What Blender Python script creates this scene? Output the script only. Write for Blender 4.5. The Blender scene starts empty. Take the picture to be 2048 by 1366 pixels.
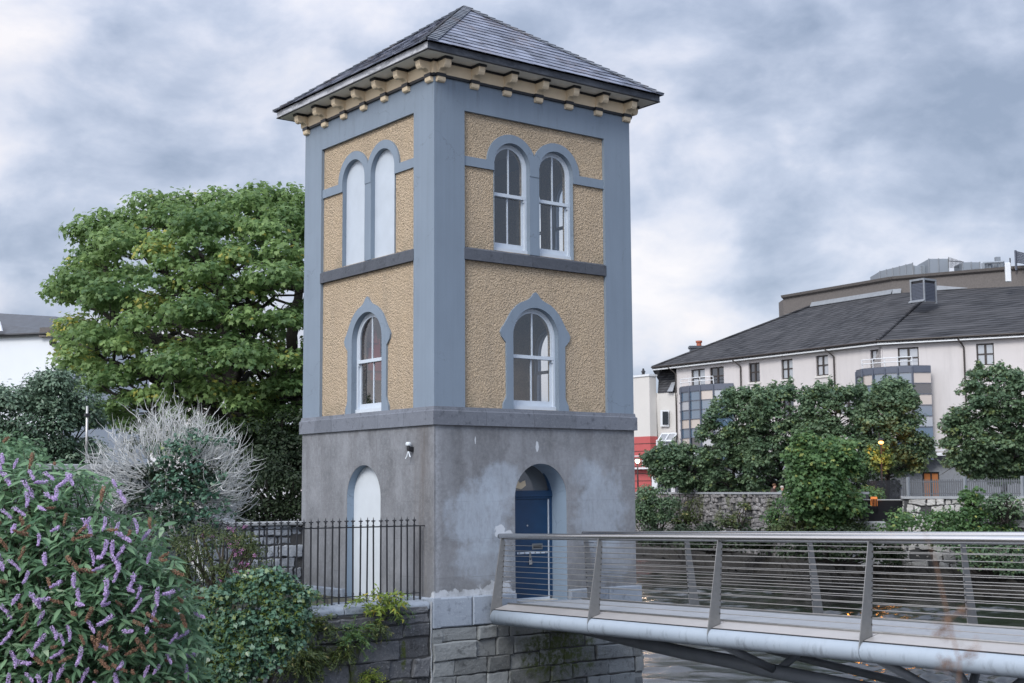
import bpy, bmesh, math, random
import numpy as np
from mathutils import Vector, Matrix
sc = bpy.context.scene
COL = sc.collection
rng = np.random.default_rng(7)
random.seed(7)
V = Vector
# ------------------------------------------------------------------ camera
CAM = np.array([-15.8411, -23.2679, 2.1886])
FPX = 2713.95
def _basis(yaw, pit, rol):
    y, p, r = np.radians([yaw, pit, rol])
    f = np.array([-np.sin(y)*np.cos(p), np.cos(y)*np.cos(p), np.sin(p)])
    ri = np.array([np.cos(y), np.sin(y), 0.0]); u = np.cross(ri, f)
    return np.cos(r)*ri+np.sin(r)*u, -np.sin(r)*ri+np.cos(r)*u, f
RT, UP, FW = _basis(-37.5498, 6.2744, -0.3507)
def ray(px, py): return FW + (px-1024)/FPX*RT - (py-683)/FPX*UP
def at(px, py, d): return V(CAM + ray(px, py)*d)          # survey helper: sight line and range -> place
def atz(px, py, z):
    r = ray(px, py); return V(CAM + r*((z-CAM[2])/r[2]))
def atplane(px, py, o, n):
    r = ray(px, py); o = np.array(o); n = np.array(n)
    return V(CAM + r*(((o-CAM)@n)/(r@n)))
cd = bpy.data.cameras.new("camera"); cam = bpy.data.objects.new("camera", cd); COL.objects.link(cam)
M = Matrix([[RT[i], UP[i], -FW[i], CAM[i]] for i in range(3)]+[[0, 0, 0, 1]])
cam.matrix_world = M
cd.sensor_width = 36; cd.lens = 36*FPX/2048; cd.clip_end = 4000; cd.clip_start = .1
cd.dof.use_dof = True; cd.dof.focus_distance = 29.5; cd.dof.aperture_fstop = 4.5
sc.camera = cam
# ------------------------------------------------------------------ materials
class NT:
    def __init__(s, name):
        s.m = bpy.data.materials.new(name); s.m.use_nodes = True
        s.t = s.m.node_tree; s.t.nodes.clear()
        s.pos = s.n('ShaderNodeNewGeometry').outputs['Position']
    def n(s, ty, **kw):
        x = s.t.nodes.new(ty)
        for k, v in kw.items(): setattr(x, k, v)
        return x
    def l(s, a, b):
        if isinstance(a, (int, float)): b.default_value = a
        elif isinstance(a, (tuple, list)):
            b.default_value = (tuple(a)+(1,))[:4] if b.type == 'RGBA' else tuple(a)[:3]
        else: s.t.links.new(a, b)
    def scale(s, v, k):
        x = s.n('ShaderNodeVectorMath', operation='MULTIPLY'); s.l(v, x.inputs[0]); x.inputs[1].default_value = k if isinstance(k, (tuple, list)) else (k, k, k)
        return x.outputs[0]
    def add(s, v, w):
        x = s.n('ShaderNodeVectorMath', operation='ADD'); s.l(v, x.inputs[0]); s.l(w, x.inputs[1]); return x.outputs[0]
    def noise(s, sc_, det=4, rough=.55, v=None, dist=0, col=False):
        x = s.n('ShaderNodeTexNoise'); s.l(v if v is not None else s.pos, x.inputs['Vector'])
        if isinstance(sc_, (tuple, list)):
            s.l(s.scale(v if v is not None else s.pos, sc_), x.inputs['Vector']); sc_ = 1.0
        x.inputs['Scale'].default_value = sc_; x.inputs['Detail'].default_value = det; x.inputs['Roughness'].default_value = rough
        x.inputs['Distortion'].default_value = dist
        return x.outputs['Color' if col else 'Fac']
    def voro(s, sc_, v=None, feat='F1', out='Distance'):
        x = s.n('ShaderNodeTexVoronoi', feature=feat); s.l(v if v is not None else s.pos, x.inputs['Vector']); x.inputs['Scale'].default_value = sc_
        return x.outputs[out]
    def ramp(s, f, *st):
        x = s.n('ShaderNodeValToRGB'); s.l(f, x.inputs[0]); e = x.color_ramp.elements
        while len(e) < len(st): e.new(.5)
        for i, (p, c) in enumerate(st):
            e[i].position = p; e[i].color = (c, c, c, 1) if isinstance(c, (int, float)) else tuple(c)+(1,)
        return x.outputs[0]
    def mix(s, f, a, b, bt='MIX'):
        x = s.n('ShaderNodeMix', data_type='RGBA', blend_type=bt); s.l(f, x.inputs[0]); s.l(a, x.inputs[6]); s.l(b, x.inputs[7]); return x.outputs[2]
    def math(s, op, a, b=0., c=None, clamp=False):
        x = s.n('ShaderNodeMath', operation=op, use_clamp=clamp); s.l(a, x.inputs[0]); s.l(b, x.inputs[1])
        if c is not None: s.l(c, x.inputs[2])
        return x.outputs[0]
    def sep(s, v=None):
        x = s.n('ShaderNodeSeparateXYZ'); s.l(v if v is not None else s.pos, x.inputs[0]); return x.outputs
    def comb(s, a, b, c):
        x = s.n('ShaderNodeCombineXYZ'); s.l(a, x.inputs[0]); s.l(b, x.inputs[1]); s.l(c, x.inputs[2]); return x.outputs[0]
    def bump(s, h, st=.5, d=.02, nrm=None):
        x = s.n('ShaderNodeBump'); s.l(h, x.inputs['Height']); x.inputs['Strength'].default_value = st; x.inputs['Distance'].default_value = d
        if nrm is not None: s.l(nrm, x.inputs['Normal'])
        return x.outputs[0]
    def attr(s, name='tint', out='Fac'):
        return s.n('ShaderNodeAttribute', attribute_name=name).outputs[out]
    def out(s, col, rough=.8, nrm=None, metal=0., spec=.5, emit=None, es=0., coat=0):
        b = s.n('ShaderNodeBsdfPrincipled'); s.l(col, b.inputs['Base Color']); s.l(rough, b.inputs['Roughness']); s.l(metal, b.inputs['Metallic'])
        s.l(spec, b.inputs['Specular IOR Level'])
        if nrm is not None: s.l(nrm, b.inputs['Normal'])
        if emit is not None: s.l(emit, b.inputs['Emission Color']); s.l(es, b.inputs['Emission Strength'])
        s.surf(b.outputs[0]); return s.m
    def surf(s, sh):
        o = s.n('ShaderNodeOutputMaterial'); s.l(sh, o.inputs[0]); return s.m
    # a soft blob mask (1 inside) round a point; radii per axis, edge broken by noise
    def blob(s, c, r, nz=.45, nsc=2.2, lo=.75, hi=1.1):
        d = s.add(s.pos, tuple(-x for x in c)); d = s.scale(d, tuple(1/x for x in r))
        L = s.n('ShaderNodeVectorMath', operation='LENGTH'); s.l(d, L.inputs[0])
        e = s.math('ADD', L.outputs['Value'], s.math('MULTIPLY', s.math('SUBTRACT', s.noise(nsc, 5, .62), .5), nz*3))
        return s.ramp(e, (lo, 1.), (hi, 0.))
MT = {}
def simple(name, col, rough=.6, metal=0., var=.12, nsc=6., bump=0., bsc=60., spec=.5):
    t = NT(name); f = t.noise(nsc, 5, .6)
    c = t.mix(f, tuple(x*(1-var) for x in col), tuple(min(1, x*(1+var)) for x in col))
    n = t.bump(t.noise(bsc, 3), .4, bump) if bump else None
    MT[name] = t.out(c, rough, n, metal, spec); return MT[name]
def mk_paint(name, base, streak=.35):
    t = NT(name)
    st = t.ramp(t.noise((7, 7, .35), 5, .65), (.42, 0.), (.78, 1.))
    bl = t.ramp(t.noise(.7, 4, .6), (.3, 0.), (.75, 1.))
    c = t.mix(t.math('MULTIPLY', st, streak), base, tuple(x*.62 for x in base))
    c = t.mix(t.math('MULTIPLY', bl, .35), c, tuple(min(1, x*1.25+.012) for x in base))
    sp = t.ramp(t.noise(9, 6, .75), (.69, 0.), (.76, 1.))
    c = t.mix(t.math('MULTIPLY', sp, .4), c, tuple(x*.4 for x in base))
    ck = t.voro(1.1, t.add(t.pos, t.scale(t.noise(2.5, 5, .7, col=True), .5)), 'DISTANCE_TO_EDGE')
    ckm = t.math('MULTIPLY', t.ramp(ck, (.0, 1.), (.010, 0.)), t.ramp(t.noise(.9, 3), (.5, 0.), (.62, .55)))
    c = t.mix(ckm, c, tuple(x*.3 for x in base))
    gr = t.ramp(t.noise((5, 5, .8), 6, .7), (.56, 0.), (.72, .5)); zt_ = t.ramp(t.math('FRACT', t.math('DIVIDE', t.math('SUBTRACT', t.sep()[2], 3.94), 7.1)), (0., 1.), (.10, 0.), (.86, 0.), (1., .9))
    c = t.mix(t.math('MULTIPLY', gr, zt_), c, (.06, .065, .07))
    MT[name] = t.out(c, .62, t.bump(t.noise(30, 4), .25, .006)); return MT[name]
mk_paint('blue_paint', (.165, .212, .270), .34)
mk_paint('blue_reveal', (.19, .255, .335), .2)
def mk_rough():
    t = NT('roughcast')
    big = t.noise(.9, 4, .6); mid = t.noise(4, 4, .6)
    wv = t.add(t.pos, t.scale(t.noise(9, 3, .6, col=True), .09))
    v = t.voro(25, wv); gr = t.noise(33, 5, .75)
    h = t.math('ADD', t.math('MULTIPLY', v, -.9), t.math('MULTIPLY', gr, 1.3))
    c = t.mix(big, (.70, .57, .415), (.61, .49, .355))
    c = t.mix(t.ramp(mid, (.45, 0.), (.8, .5)), c, (.66, .52, .35))
    c = t.mix(t.math('MULTIPLY', t.ramp(h, (.10, 1.), (.34, 0.)), .33), c, (.29, .225, .165))
    c = t.mix(t.math('MULTIPLY', t.ramp(h, (.55, 0.), (.75, 1.)), .5), c, (.74, .62, .45))
    st = t.ramp(t.noise((2.2, 2.2, .35), 6, .68), (.48, 0.), (.8, .45))
    c = t.mix(st, c, (.34, .29, .23))
    zf = t.math('FRACT', t.math('DIVIDE', t.math('SUBTRACT', t.sep()[2], 3.94), 3.42)); c = t.mix(t.math('MULTIPLY', t.ramp(zf, (0., .5), (.12, 0.)), t.ramp(t.noise(3, 4), (.4, 0.), (.6, 1.))), c, (.30, .27, .20))
    MT['roughcast'] = t.out(c, .95, t.bump(h, 1., .055), spec=.2)
mk_rough()
def mk_render():
    t = NT('grey_render'); x, y, z = t.sep()
    mott = t.noise(1.3, 6, .65); fine = t.noise(12, 5, .65); gr = t.noise(70, 3, .6)
    c = t.mix(t.ramp(mott, (.3, 0.), (.7, 1.)), (.132, .141, .156), (.232, .246, .270))
    c = t.mix(t.ramp(fine, (.45, 0.), (.75, .55)), c, (.27, .285, .305))
    # dark weather streaks running down from the course
    sf = t.math('MULTIPLY', t.ramp(t.noise((2.6, 2.6, .35), 6, .72, t.add(t.pos, t.scale(t.noise(3, 4, .6, col=True), .35))), (.45, 0.), (.75, 1.)), t.ramp(t.math('DIVIDE', z, 3.6), (.2, .25), (.98, .95)))
    c = t.mix(t.math('MULTIPLY', sf, .7), c, (.062, .060, .062))
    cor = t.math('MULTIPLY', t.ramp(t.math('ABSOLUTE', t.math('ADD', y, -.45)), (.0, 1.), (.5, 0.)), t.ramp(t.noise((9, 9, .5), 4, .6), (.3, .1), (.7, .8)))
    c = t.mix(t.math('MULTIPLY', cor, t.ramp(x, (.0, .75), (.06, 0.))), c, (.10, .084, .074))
    # repainted pale blue patches either side of the door
    for (cx, cz, rx, rz, s) in ((1.15, 1.6, .95, .95, .75), (1.75, 2.35, .75, .5, .6), (1.35, .75, .9, .6, .5), (4.55, 1.75, .85, 1.15, .62), (4.1, 2.5, .5, .45, .4), (4.9, .6, .7, .6, .35)):
        c = t.mix(t.math('MULTIPLY', t.blob((cx, 0, cz), (rx, .35, rz), .5, 2.4, .6, 1.02), t.math('MULTIPLY', t.ramp(t.noise((9, 9, 4), 6, .75), (.3, .45), (.55, 1.)), s)), c, (.33, .385, .455))
    for (cx, cy, cz, rx, rz) in ((1.70, 0, 1.33, .16, .16), (1.86, 0, 1.25, .16, .10), (.5, 0, .05, .9, .13), (1.6, 0, .12, .45, .2), (2.72, 0, 3.12, .05, .15), (1.05, 0, 3.25, .02, .1)):
        c = t.mix(t.math('MULTIPLY', t.blob((cx, cy, cz), (rx, .2, rz), .75, 5, .8, .95), .75), c, (.52, .56, .61))
    fl = t.ramp(t.noise(26, 6, .8), (.66, 0.), (.72, 1.))
    c = t.mix(t.math('MULTIPLY', fl, .5), c, (.5, .53, .57))
    edge = t.ramp(t.math('ABSOLUTE', t.math('ADD', x, t.math('MULTIPLY', t.math('SUBTRACT', mott, .5), .12))), (.02, .0), (.06, .35), (.22, 0.))
    c = t.mix(t.math('MULTIPLY', edge, t.ramp(fine, (.3, .3), (.6, 1.))), c, (.45, .48, .53))
    # faint scored ashlar joints in the render
    jl = t.math('ABSOLUTE', t.math('SUBTRACT', t.math('FRACT', t.math('DIVIDE', t.math('ADD', z, -.02), .78)), .5))
    jm = t.math('MULTIPLY', t.ramp(jl, (.0, 1.), (.006, 0.)), t.ramp(t.noise(1.6, 3), (.42, 0.), (.6, .55)))
    c = t.mix(jm, c, (.06, .06, .062))
    ds = t.ramp(z, (.0, .55), (.5, 0.))
    c = t.mix(t.math('MULTIPLY', t.math('MULTIPLY', ds, t.ramp(t.noise(2.4, 5, .7), (.45, 0.), (.65, 1.))), .8), c, (.07, .07, .06))
    MT['grey_render'] = t.out(c, .88, t.bump(t.math('ADD', gr, t.math('MULTIPLY', fine, 1.5)), .45, .012), spec=.3)
mk_render()
def mk_stone(name, a, b, spot, tintmul=.5, bsc=1., moss=None, lich=.5, bd=.03):
    t = NT(name); tn = t.attr('tint')
    f = t.noise(2.2*bsc, 6, .68); g = t.noise(17*bsc, 5, .7)
    c = t.mix(f, a, b)
    c = t.mix(t.math('MULTIPLY', tn, tintmul), c, tuple(x*1.9 for x in b))
    c = t.mix(t.math('MULTIPLY', t.ramp(g, (.55, 0.), (.72, 1.)), lich), c, spot)
    c = t.mix(t.ramp(t.noise(5*bsc, 5, .7), (.25, .75), (.45, 0.)), c, tuple(x*.35 for x in a))
    if moss:
        for (cc, rr) in moss:
            c = t.mix(t.math('MULTIPLY', t.blob(cc, rr, .55, 3.5, .6, 1.05), t.ramp(t.noise(9, 5, .7), (.38, .0), (.55, .9))), c, t.mix(g, (.022, .036, .008), (.085, .11, .018)))
    h = t.math('ADD', t.noise(6*bsc, 6, .7), t.math('MULTIPLY', g, .4))
    MT[name] = t.out(c, .85, t.bump(h, .8, bd), spec=.35)
mk_stone('limestone', (.085, .096, .118), (.145, .16, .19), (.30, .33, .37), .25, 1.4, None, .3, .012)
mk_stone('string_stone', (.045, .052, .066), (.085, .095, .115), (.2, .22, .25), .2, 1.4, None, .25, .012)
mk_stone('plinth_stone', (.17, .20, .245), (.255, .295, .35), (.48, .53, .58), .3, 1.2, None, .4, .012)
mk_stone('pier_stone', (.055, .060, .062), (.138, .150, .156), (.27, .285, .295), .85, 1., [((3.1, -.1, -1.3), (1.2, .3, .7))], .6, .035)
mk_stone('quay_stone', (.032, .034, .038), (.082, .087, .096), (.26, .275, .29), .8, 1., [((-1.55, -.1, -1.63), (.95, .4, .16)), ((-.75, -.1, -1.02), (.07, .3, .35)), ((-1.95, -.1, -1.45), (.1, .3, .4)), ((-2.4, -.1, -.95), (.7, .3, .3))], .8, .05)
mk_stone('rubble_stone', (.13, .145, .165), (.25, .275, .31), (.42, .45, .5), .55, 1.2, None, .35, .04)
mk_stone('bank_stone', (.06, .058, .055), (.19, .19, .19), (.36, .37, .37), .6, .5, None, .75, .12)
mk_stone('white_stone', (.24, .24, .235), (.44, .44, .43), (.6, .6, .58), .3, .6, None, .4, .08)
simple('mortar_dark', (.05, .052, .055), .95, 0, .4, 9, .02, 40)
simple('mortar_light', (.27, .29, .31), .95, 0, .25, 9, .01, 40)
simple('cement', (.30, .32, .34), .9, 0, .3, 5, .01, 50)
def mk_slate(name, a, b, lichen=True, metal=0.):
    t = NT(name); tn = t.attr('tint')
    c = t.mix(tn, a, b)
    c = t.mix(t.ramp(t.noise(3, 5, .65), (.4, 0.), (.75, .5)), c, tuple(x*1.7 for x in b))
    if lichen:
        o = t.math('MULTIPLY', t.ramp(t.noise(1.1, 4, .6), (.48, 0.), (.60, 1.)), t.ramp(t.noise(8, 5, .7), (.44, 0.), (.6, 1.)))
        c = t.mix(t.math('MULTIPLY', o, .45), c, (.16, .10, .075))
        w = t.ramp(t.noise(16, 5, .7), (.66, 0.), (.7, 1.))
        c = t.mix(t.math('MULTIPLY', w, .6), c, (.34, .37, .37))
        c = t.mix(t.ramp(t.noise(6, 5, .7), (.62, 0.), (.72, .6)), c, (.035, .04, .02))
    MT[name] = t.out(c, .42, t.bump(t.noise(25, 5, .7), .35, .008), spec=.5)
mk_slate('slate', (.042, .052, .08), (.19, .215, .285))
mk_slate('hip_slate', (.075, .09, .115), (.16, .18, .21))
mk_slate('house_slate', (.022, .028, .038), (.05, .06, .075), False)
simple('dark_board', (.025, .03, .042), .45, 0, .5, 8, .004, 40)
def mk_fascia():
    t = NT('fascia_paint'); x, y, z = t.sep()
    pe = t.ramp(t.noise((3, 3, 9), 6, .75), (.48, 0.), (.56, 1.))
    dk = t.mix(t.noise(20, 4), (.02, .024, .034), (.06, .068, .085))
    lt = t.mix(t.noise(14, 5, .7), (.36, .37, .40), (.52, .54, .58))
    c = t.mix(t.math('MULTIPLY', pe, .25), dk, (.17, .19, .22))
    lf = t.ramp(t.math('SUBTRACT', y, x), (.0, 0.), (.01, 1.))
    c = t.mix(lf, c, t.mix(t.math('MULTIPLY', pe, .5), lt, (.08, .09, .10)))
    MT['fascia_paint'] = t.out(c, .6, t.bump(t.noise(30, 5, .7), .4, .008))
mk_fascia()
simple('cream', (.67, .555, .395), .75, 0, .12, 4, .004, 50)
simple('soffit', (.78, .75, .68), .8, 0, .15, 3)
simple('black_paint', (.012, .013, .017), .45, 0, .3)
simple('white_board', (.53, .58, .625), .6, 0, .10, 2.6); simple('grey_white_board', (.42, .475, .54), .6, 0, .12, 2.6)
simple('white_wood', (.47, .53, .60), .45, 0, .10, 7, .002, 30)
simple('plaster', (.5, .5, .48), .9, 0, .1, 2)
simple('door_blue', (.006, .034, .088), .38, 0, .3, 4, .003, 30)
simple('iron_black', (.010, .012, .016), .42, 0, .5, 30, .003, 90)
simple('grey_steel', (.42, .42, .41), .38, .9, .25, 9)
simple('dull_steel', (.27, .272, .27), .42, .85, .2, 12)
simple('bright_steel', (.55, .55, .55), .24, .95, .08, 3)
simple('cable_steel', (.45, .44, .42), .35, .85, .1)
simple('alu_plate', (.48, .465, .455), .42, .45, .12, 2.5)
def mk_tube():
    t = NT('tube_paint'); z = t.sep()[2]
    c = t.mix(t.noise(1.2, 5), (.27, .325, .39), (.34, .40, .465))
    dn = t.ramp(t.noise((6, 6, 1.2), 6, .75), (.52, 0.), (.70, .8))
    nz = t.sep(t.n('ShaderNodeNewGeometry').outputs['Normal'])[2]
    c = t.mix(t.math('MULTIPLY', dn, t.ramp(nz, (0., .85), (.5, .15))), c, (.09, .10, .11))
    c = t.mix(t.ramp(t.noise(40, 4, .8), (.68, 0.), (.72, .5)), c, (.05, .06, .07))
    MT['tube_paint'] = t.out(c, .5, t.bump(t.noise(50, 3), .15, .004))
mk_tube()
simple('truss_paint', (.13, .15, .175), .55, 0, .25, 3)
def mk_deck():
    t = NT('deck'); f = t.noise(1.5, 5, .65); g = t.noise(90, 2)
    c = t.mix(f, (.25, .27, .29), (.38, .40, .43)); c = t.mix(t.ramp(g, (.55, 0.), (.7, .35)), c, (.12, .13, .14))
    c = t.mix(t.ramp(t.noise((1.2, 9, 9), 5, .6), (.5, 0.), (.75, .3)), c, (.16, .17, .18))
    MT['deck'] = t.out(c, .6, t.bump(g, .3, .004))
mk_deck()
def mk_glass(name, tint=(.9, .93, .95), refl=1.0, base=None):
    t = NT(name); ge = t.n('ShaderNodeNewGeometry'); dt = t.n('ShaderNodeVectorMath', operation='DOT_PRODUCT'); t.l(ge.outputs['Normal'], dt.inputs[0]); t.l(ge.outputs['Incoming'], dt.inputs[1])
    fz = t.math('MULTIPLY_ADD', t.math('POWER', t.math('SUBTRACT', 1., t.math('ABSOLUTE', dt.outputs['Value']), clamp=True), 5.), .92, .06)
    g = t.n('ShaderNodeBsdfGlossy'); g.inputs['Roughness'].default_value = .02; g.inputs[0].default_value = (1, 1, 1, 1)
    if base is None:
        b = t.n('ShaderNodeBsdfTransparent'); b.inputs[0].default_value = tint+(1,)
    else:
        b = t.n('ShaderNodeBsdfDiffuse'); b.inputs[0].default_value = base+(1,)
    m = t.n('ShaderNodeMixShader'); t.l(t.math('MULTIPLY_ADD', fz, refl, .10 if base is None else .05, clamp=True), m.inputs[0]); t.l(b.outputs[0], m.inputs[1]); t.l(g.outputs[0], m.inputs[2])
    MT[name] = t.surf(m.outputs[0])
mk_glass('glass'); mk_glass('hotel_glass', refl=.9, base=(.02, .026, .034)); mk_glass('curtain_glass', refl=.8, base=(.30, .33, .36)); mk_glass('blue_glass', refl=1.2, base=(.075, .12, .175)); mk_glass('grey_glass', refl=1.2, base=(.30, .32, .35))
mk_glass('old_glass', refl=1.5, base=(.05, .055, .06))
def mk_leaf(name, a, b, y=None, trans=.3, rough=.5, yf=.9):
    t = NT(name); tn = t.attr('tint')
    c = t.mix(tn, a, b)
    if y: c = t.mix(t.ramp(tn, (yf, 0.), (min(1., yf+.08), 1.)), c, y)
    c = t.mix(t.ramp(t.noise(.55, 3), (.35, 0.), (.7, .45)), c, tuple((p+q)*.35 for p, q in zip(a, b)))
    p = t.n('ShaderNodeBsdfPrincipled'); t.l(c, p.inputs['Base Color']); p.inputs['Roughness'].default_value = rough; p.inputs['Specular IOR Level'].default_value = .35
    d = t.n('ShaderNodeBsdfTranslucent'); t.l(t.mix(.5, c, tuple(min(1, x*1.8) for x in b)), d.inputs[0])
    m = t.n('ShaderNodeMixShader'); m.inputs[0].default_value = trans; t.l(p.outputs[0], m.inputs[1]); t.l(d.outputs[0], m.inputs[2])
    MT[name] = t.surf(m.outputs[0])
mk_leaf('sycamore_leaf', (.055, .118, .046), (.255, .375, .135), (.42, .38, .08), .35, .55, .985)
mk_leaf('maple_dark', (.038, .080, .050), (.155, .235, .125), (.15, .19, .06), .2, .5, .992)
mk_leaf('bright_leaf', (.042, .10, .048), (.135, .235, .085), (.30, .33, .09), .3, .55, .965)
mk_leaf('evergreen_leaf', (.036, .080, .054), (.175, .255, .175), None, .12, .35)
mk_leaf('ivy_leaf', (.03, .088, .062), (.14, .245, .165), (.26, .32, .14), .12, .32, .93)
mk_leaf('buddleia_leaf', (.062, .142, .080), (.21, .345, .19), (.36, .46, .32), .25, .5, .94)
mk_leaf('scrub_leaf', (.035, .06, .022), (.10, .135, .05), (.26, .24, .10), .2, .6, .9)
mk_leaf('weed_leaf', (.09, .16, .03), (.26, .33, .06), (.40, .30, .05), .3, .5, .9)
mk_leaf('shaded_scrub', (.010, .022, .012), (.035, .06, .025), None, .15, .6)  # scrub green darkened so the leaf colour itself carries the shade
mk_leaf('lilac', (.36, .26, .50), (.62, .49, .78), None, .25, .6)
mk_leaf('rust', (.13, .072, .048), (.31, .185, .12), None, .1, .8)
mk_leaf('pinkflower', (.42, .14, .36), (.62, .30, .54), None, .25, .6)
simple('bark', (.075, .065, .05), .95, 0, .5, 7, .05, 20)
simple('dark_bark', (.03, .027, .023), .95, 0, .5, 7, .05, 20)
simple('dead_twig', (.46, .475, .475), .85, 0, .5, 5)
simple('earth', (.045, .04, .028), .95, 0, .5, 3, .05, 15)
def mk_water():
    t = NT('water'); u = t.n('ShaderNodeVectorRotate', rotation_type='Z_AXIS'); t.l(t.pos, u.inputs[0]); u.inputs['Angle'].default_value = math.radians(37.5)
    v = u.outputs[0]; b = t.noise((4.5, 9, 1), 4, .62, v, .5)
    cc = t.mix(t.noise((.25, .6, 1), 3, .5, v), (.004, .006, .007), (.012, .011, .008))
    MT['water'] = t.out(cc, .13, t.bump(b, .4, .025), spec=.8)
mk_water()
simple('ground', (.06, .062, .045), .95, 0, .4, .6)
simple('paving', (.20, .20, .195), .9, 0, .2, 1.)
# ------------------------------------------------------------------ mesh helpers
def root(name, loc, label, cat, group=None, kind=None):
    o = bpy.data.objects.new(name, None); o.location = loc; o.empty_display_size = .3; COL.objects.link(o)
    return tag(o, label, cat, group, kind)
def tag(o, label=None, cat=None, group=None, kind=None):
    for k, v in (('label', label), ('category', cat), ('group', group), ('kind', kind)):
        if v: o[k] = v
    return o
def wloc(o):
    p = V((0, 0, 0))
    while o is not None: p += o.location; o = o.parent
    return p
class MB:
    def __init__(s): s.v = []; s.f = []; s.t = []; s.cur = .5
    def add(s, vs, fs):
        k = len(s.v); s.v += [tuple(v) for v in vs]; s.f += [tuple(i+k for i in f) for f in fs]; s.t += [s.cur]*len(vs); return s
    def box(s, x0, x1, y0, y1, z0, z1):
        return s.hexa([(x0, y0), (x1, y0), (x1, y1), (x0, y1)], z0, z1)
    def hexa(s, poly, z0, z1): return s.prism([(p[0], p[1], z0) for p in poly], (0, 0, z1-z0))
    def prism(s, pts, ext):
        n = len(pts); e = V(ext); a = [V(p) for p in pts]
        return s.add(a+[p+e for p in a], [tuple(range(n))[::-1], tuple(range(n, 2*n))]+[(i, (i+1) % n, n+(i+1) % n, n+i) for i in range(n)])
    def obox(s, c, ax, ay, az):      # oriented box: centre and three half-axis vectors
        c, ax, ay, az = V(c), V(ax), V(ay), V(az)
        vs = [c+i*ax+j*ay+k*az for k in (-1, 1) for i, j in ((-1, -1), (1, -1), (1, 1), (-1, 1))]
        return s.add(vs, [(3, 2, 1, 0), (4, 5, 6, 7), (0, 1, 5, 4), (1, 2, 6, 5), (2, 3, 7, 6), (3, 0, 4, 7)])
    def tube(s, pts, r, n=8, caps=True, up=None):
        pts = [V(p) for p in pts]; rr = r if isinstance(r, (list, tuple)) else [r]*len(pts)
        k = len(s.v); vs = []; fs = []; prev = None
        for i, p in enumerate(pts):
            d = (pts[min(i+1, len(pts)-1)]-pts[max(i-1, 0)]).normalized()
            if prev is None:
                a = V((0, 0, 1)) if abs(d.z) < .9 else V((1, 0, 0)); u = d.cross(a).normalized()
            else: u = (prev-d*prev.dot(d)).normalized()
            prev = u; w = d.cross(u)
            for j in range(n):
                t = 2*math.pi*j/n; vs.append(p+(u*math.cos(t)+w*math.sin(t))*rr[i])
        for i in range(len(pts)-1):
            for j in range(n): fs.append((i*n+j, i*n+(j+1) % n, (i+1)*n+(j+1) % n, (i+1)*n+j))
        if caps: fs += [tuple(range(n))[::-1], tuple((len(pts)-1)*n+j for j in range(n))]
        return s.add(vs, fs)
    def lathe(s, c, prof, n=12, axis='z'):
        c = V(c); vs = []; fs = []
        for r, z in prof:
            for j in range(n):
                t = 2*math.pi*j/n; vs.append(c+V((r*math.cos(t), r*math.sin(t), z)))
        m = len(prof)
        for i in range(m-1):
            for j in range(n): fs.append((i*n+j, i*n+(j+1) % n, (i+1)*n+(j+1) % n, (i+1)*n+j))
        fs += [tuple(range(n))[::-1], tuple((m-1)*n+j for j in range(n))]
        return s.add(vs, fs)
    def build(s, name, mat, parent=None, smooth=False, bevel=0., seg=1, recalc=True, loc=None, **tg):
        o0 = wloc(parent) if parent is not None else V((0, 0, 0))
        base = o0 if loc is None else V(loc)
        me = bpy.data.meshes.new(name); me.from_pydata([V(v)-base for v in s.v], [], s.f)
        if recalc:
            bm = bmesh.new(); bm.from_mesh(me); bmesh.ops.recalc_face_normals(bm, faces=bm.faces); bm.to_mesh(me); bm.free()
        a = me.attributes.new('tint', 'FLOAT', 'POINT'); a.data.foreach_set('value', s.t)
        me.materials.append(MT[mat] if isinstance(mat, str) else mat)
        o = bpy.data.objects.new(name, me); COL.objects.link(o); o.parent = parent; o.location = base-o0
        if smooth: me.polygons.foreach_set('use_smooth', [True]*len(me.polygons))
        if bevel:
            b = o.modifiers.new('bevel', 'BEVEL'); b.width = bevel; b.segments = seg; b.limit_method = 'ANGLE'; b.angle_limit = .6
        return tag(o, **tg) if tg else o
def copy_of(o, parent, loc):
    c = o.copy(); COL.objects.link(c); c.parent = parent; c.location = loc; return c
def plate(mb, outer, holes, n0, n1, T, back=True, sides=True):
    """flat plate in wall coordinates (u, z) with holes; front at n0, back at n1; T maps (u, n, z) to the world"""
    bm = bmesh.new(); E = []
    def loop(ps, n):
        vs = [bm.verts.new((p[0], n, p[1])) for p in ps]; return vs
    for n in ((n0, n1) if back else (n0,)):
        es = []
        for ps in [outer]+holes:
            vs = loop(ps, n); es += [bm.edges.new((vs[i], vs[(i+1) % len(vs)])) for i in range(len(vs))]
        bmesh.ops.triangle_fill(bm, use_beauty=True, edges=es)
    bm.verts.ensure_lookup_table(); bm.verts.index_update()
    mb.add([T(v.co.x, v.co.y, v.co.z) for v in bm.verts], [tuple(v.index for v in f.verts) for f in bm.faces]); bm.free()
    if sides:
        for ps in [outer]+holes: strip(mb, ps, n0, n1, T)
def strip(mb, ps, n0, n1, T, closed=True):
    m = len(ps)
    mb.add([T(p[0], n0, p[1]) for p in ps]+[T(p[0], n1, p[1]) for p in ps], [(i, (i+1) % m, m+(i+1) % m, m+i) for i in range(m if closed else m-1)])
def arc(cx, cz, r, a0, a1, n=20, rz=None):
    rz = rz or r
    return [(cx+r*math.cos(math.radians(a0+(a1-a0)*i/n)), cz+rz*math.sin(math.radians(a0+(a1-a0)*i/n))) for i in range(n+1)]
def arch_loop(x0, x1, zb, zs, rz=None, n=22):
    return [(x0, zb), (x1, zb)]+arc((x0+x1)/2, zs, (x1-x0)/2, 0, 180, n, rz)
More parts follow.
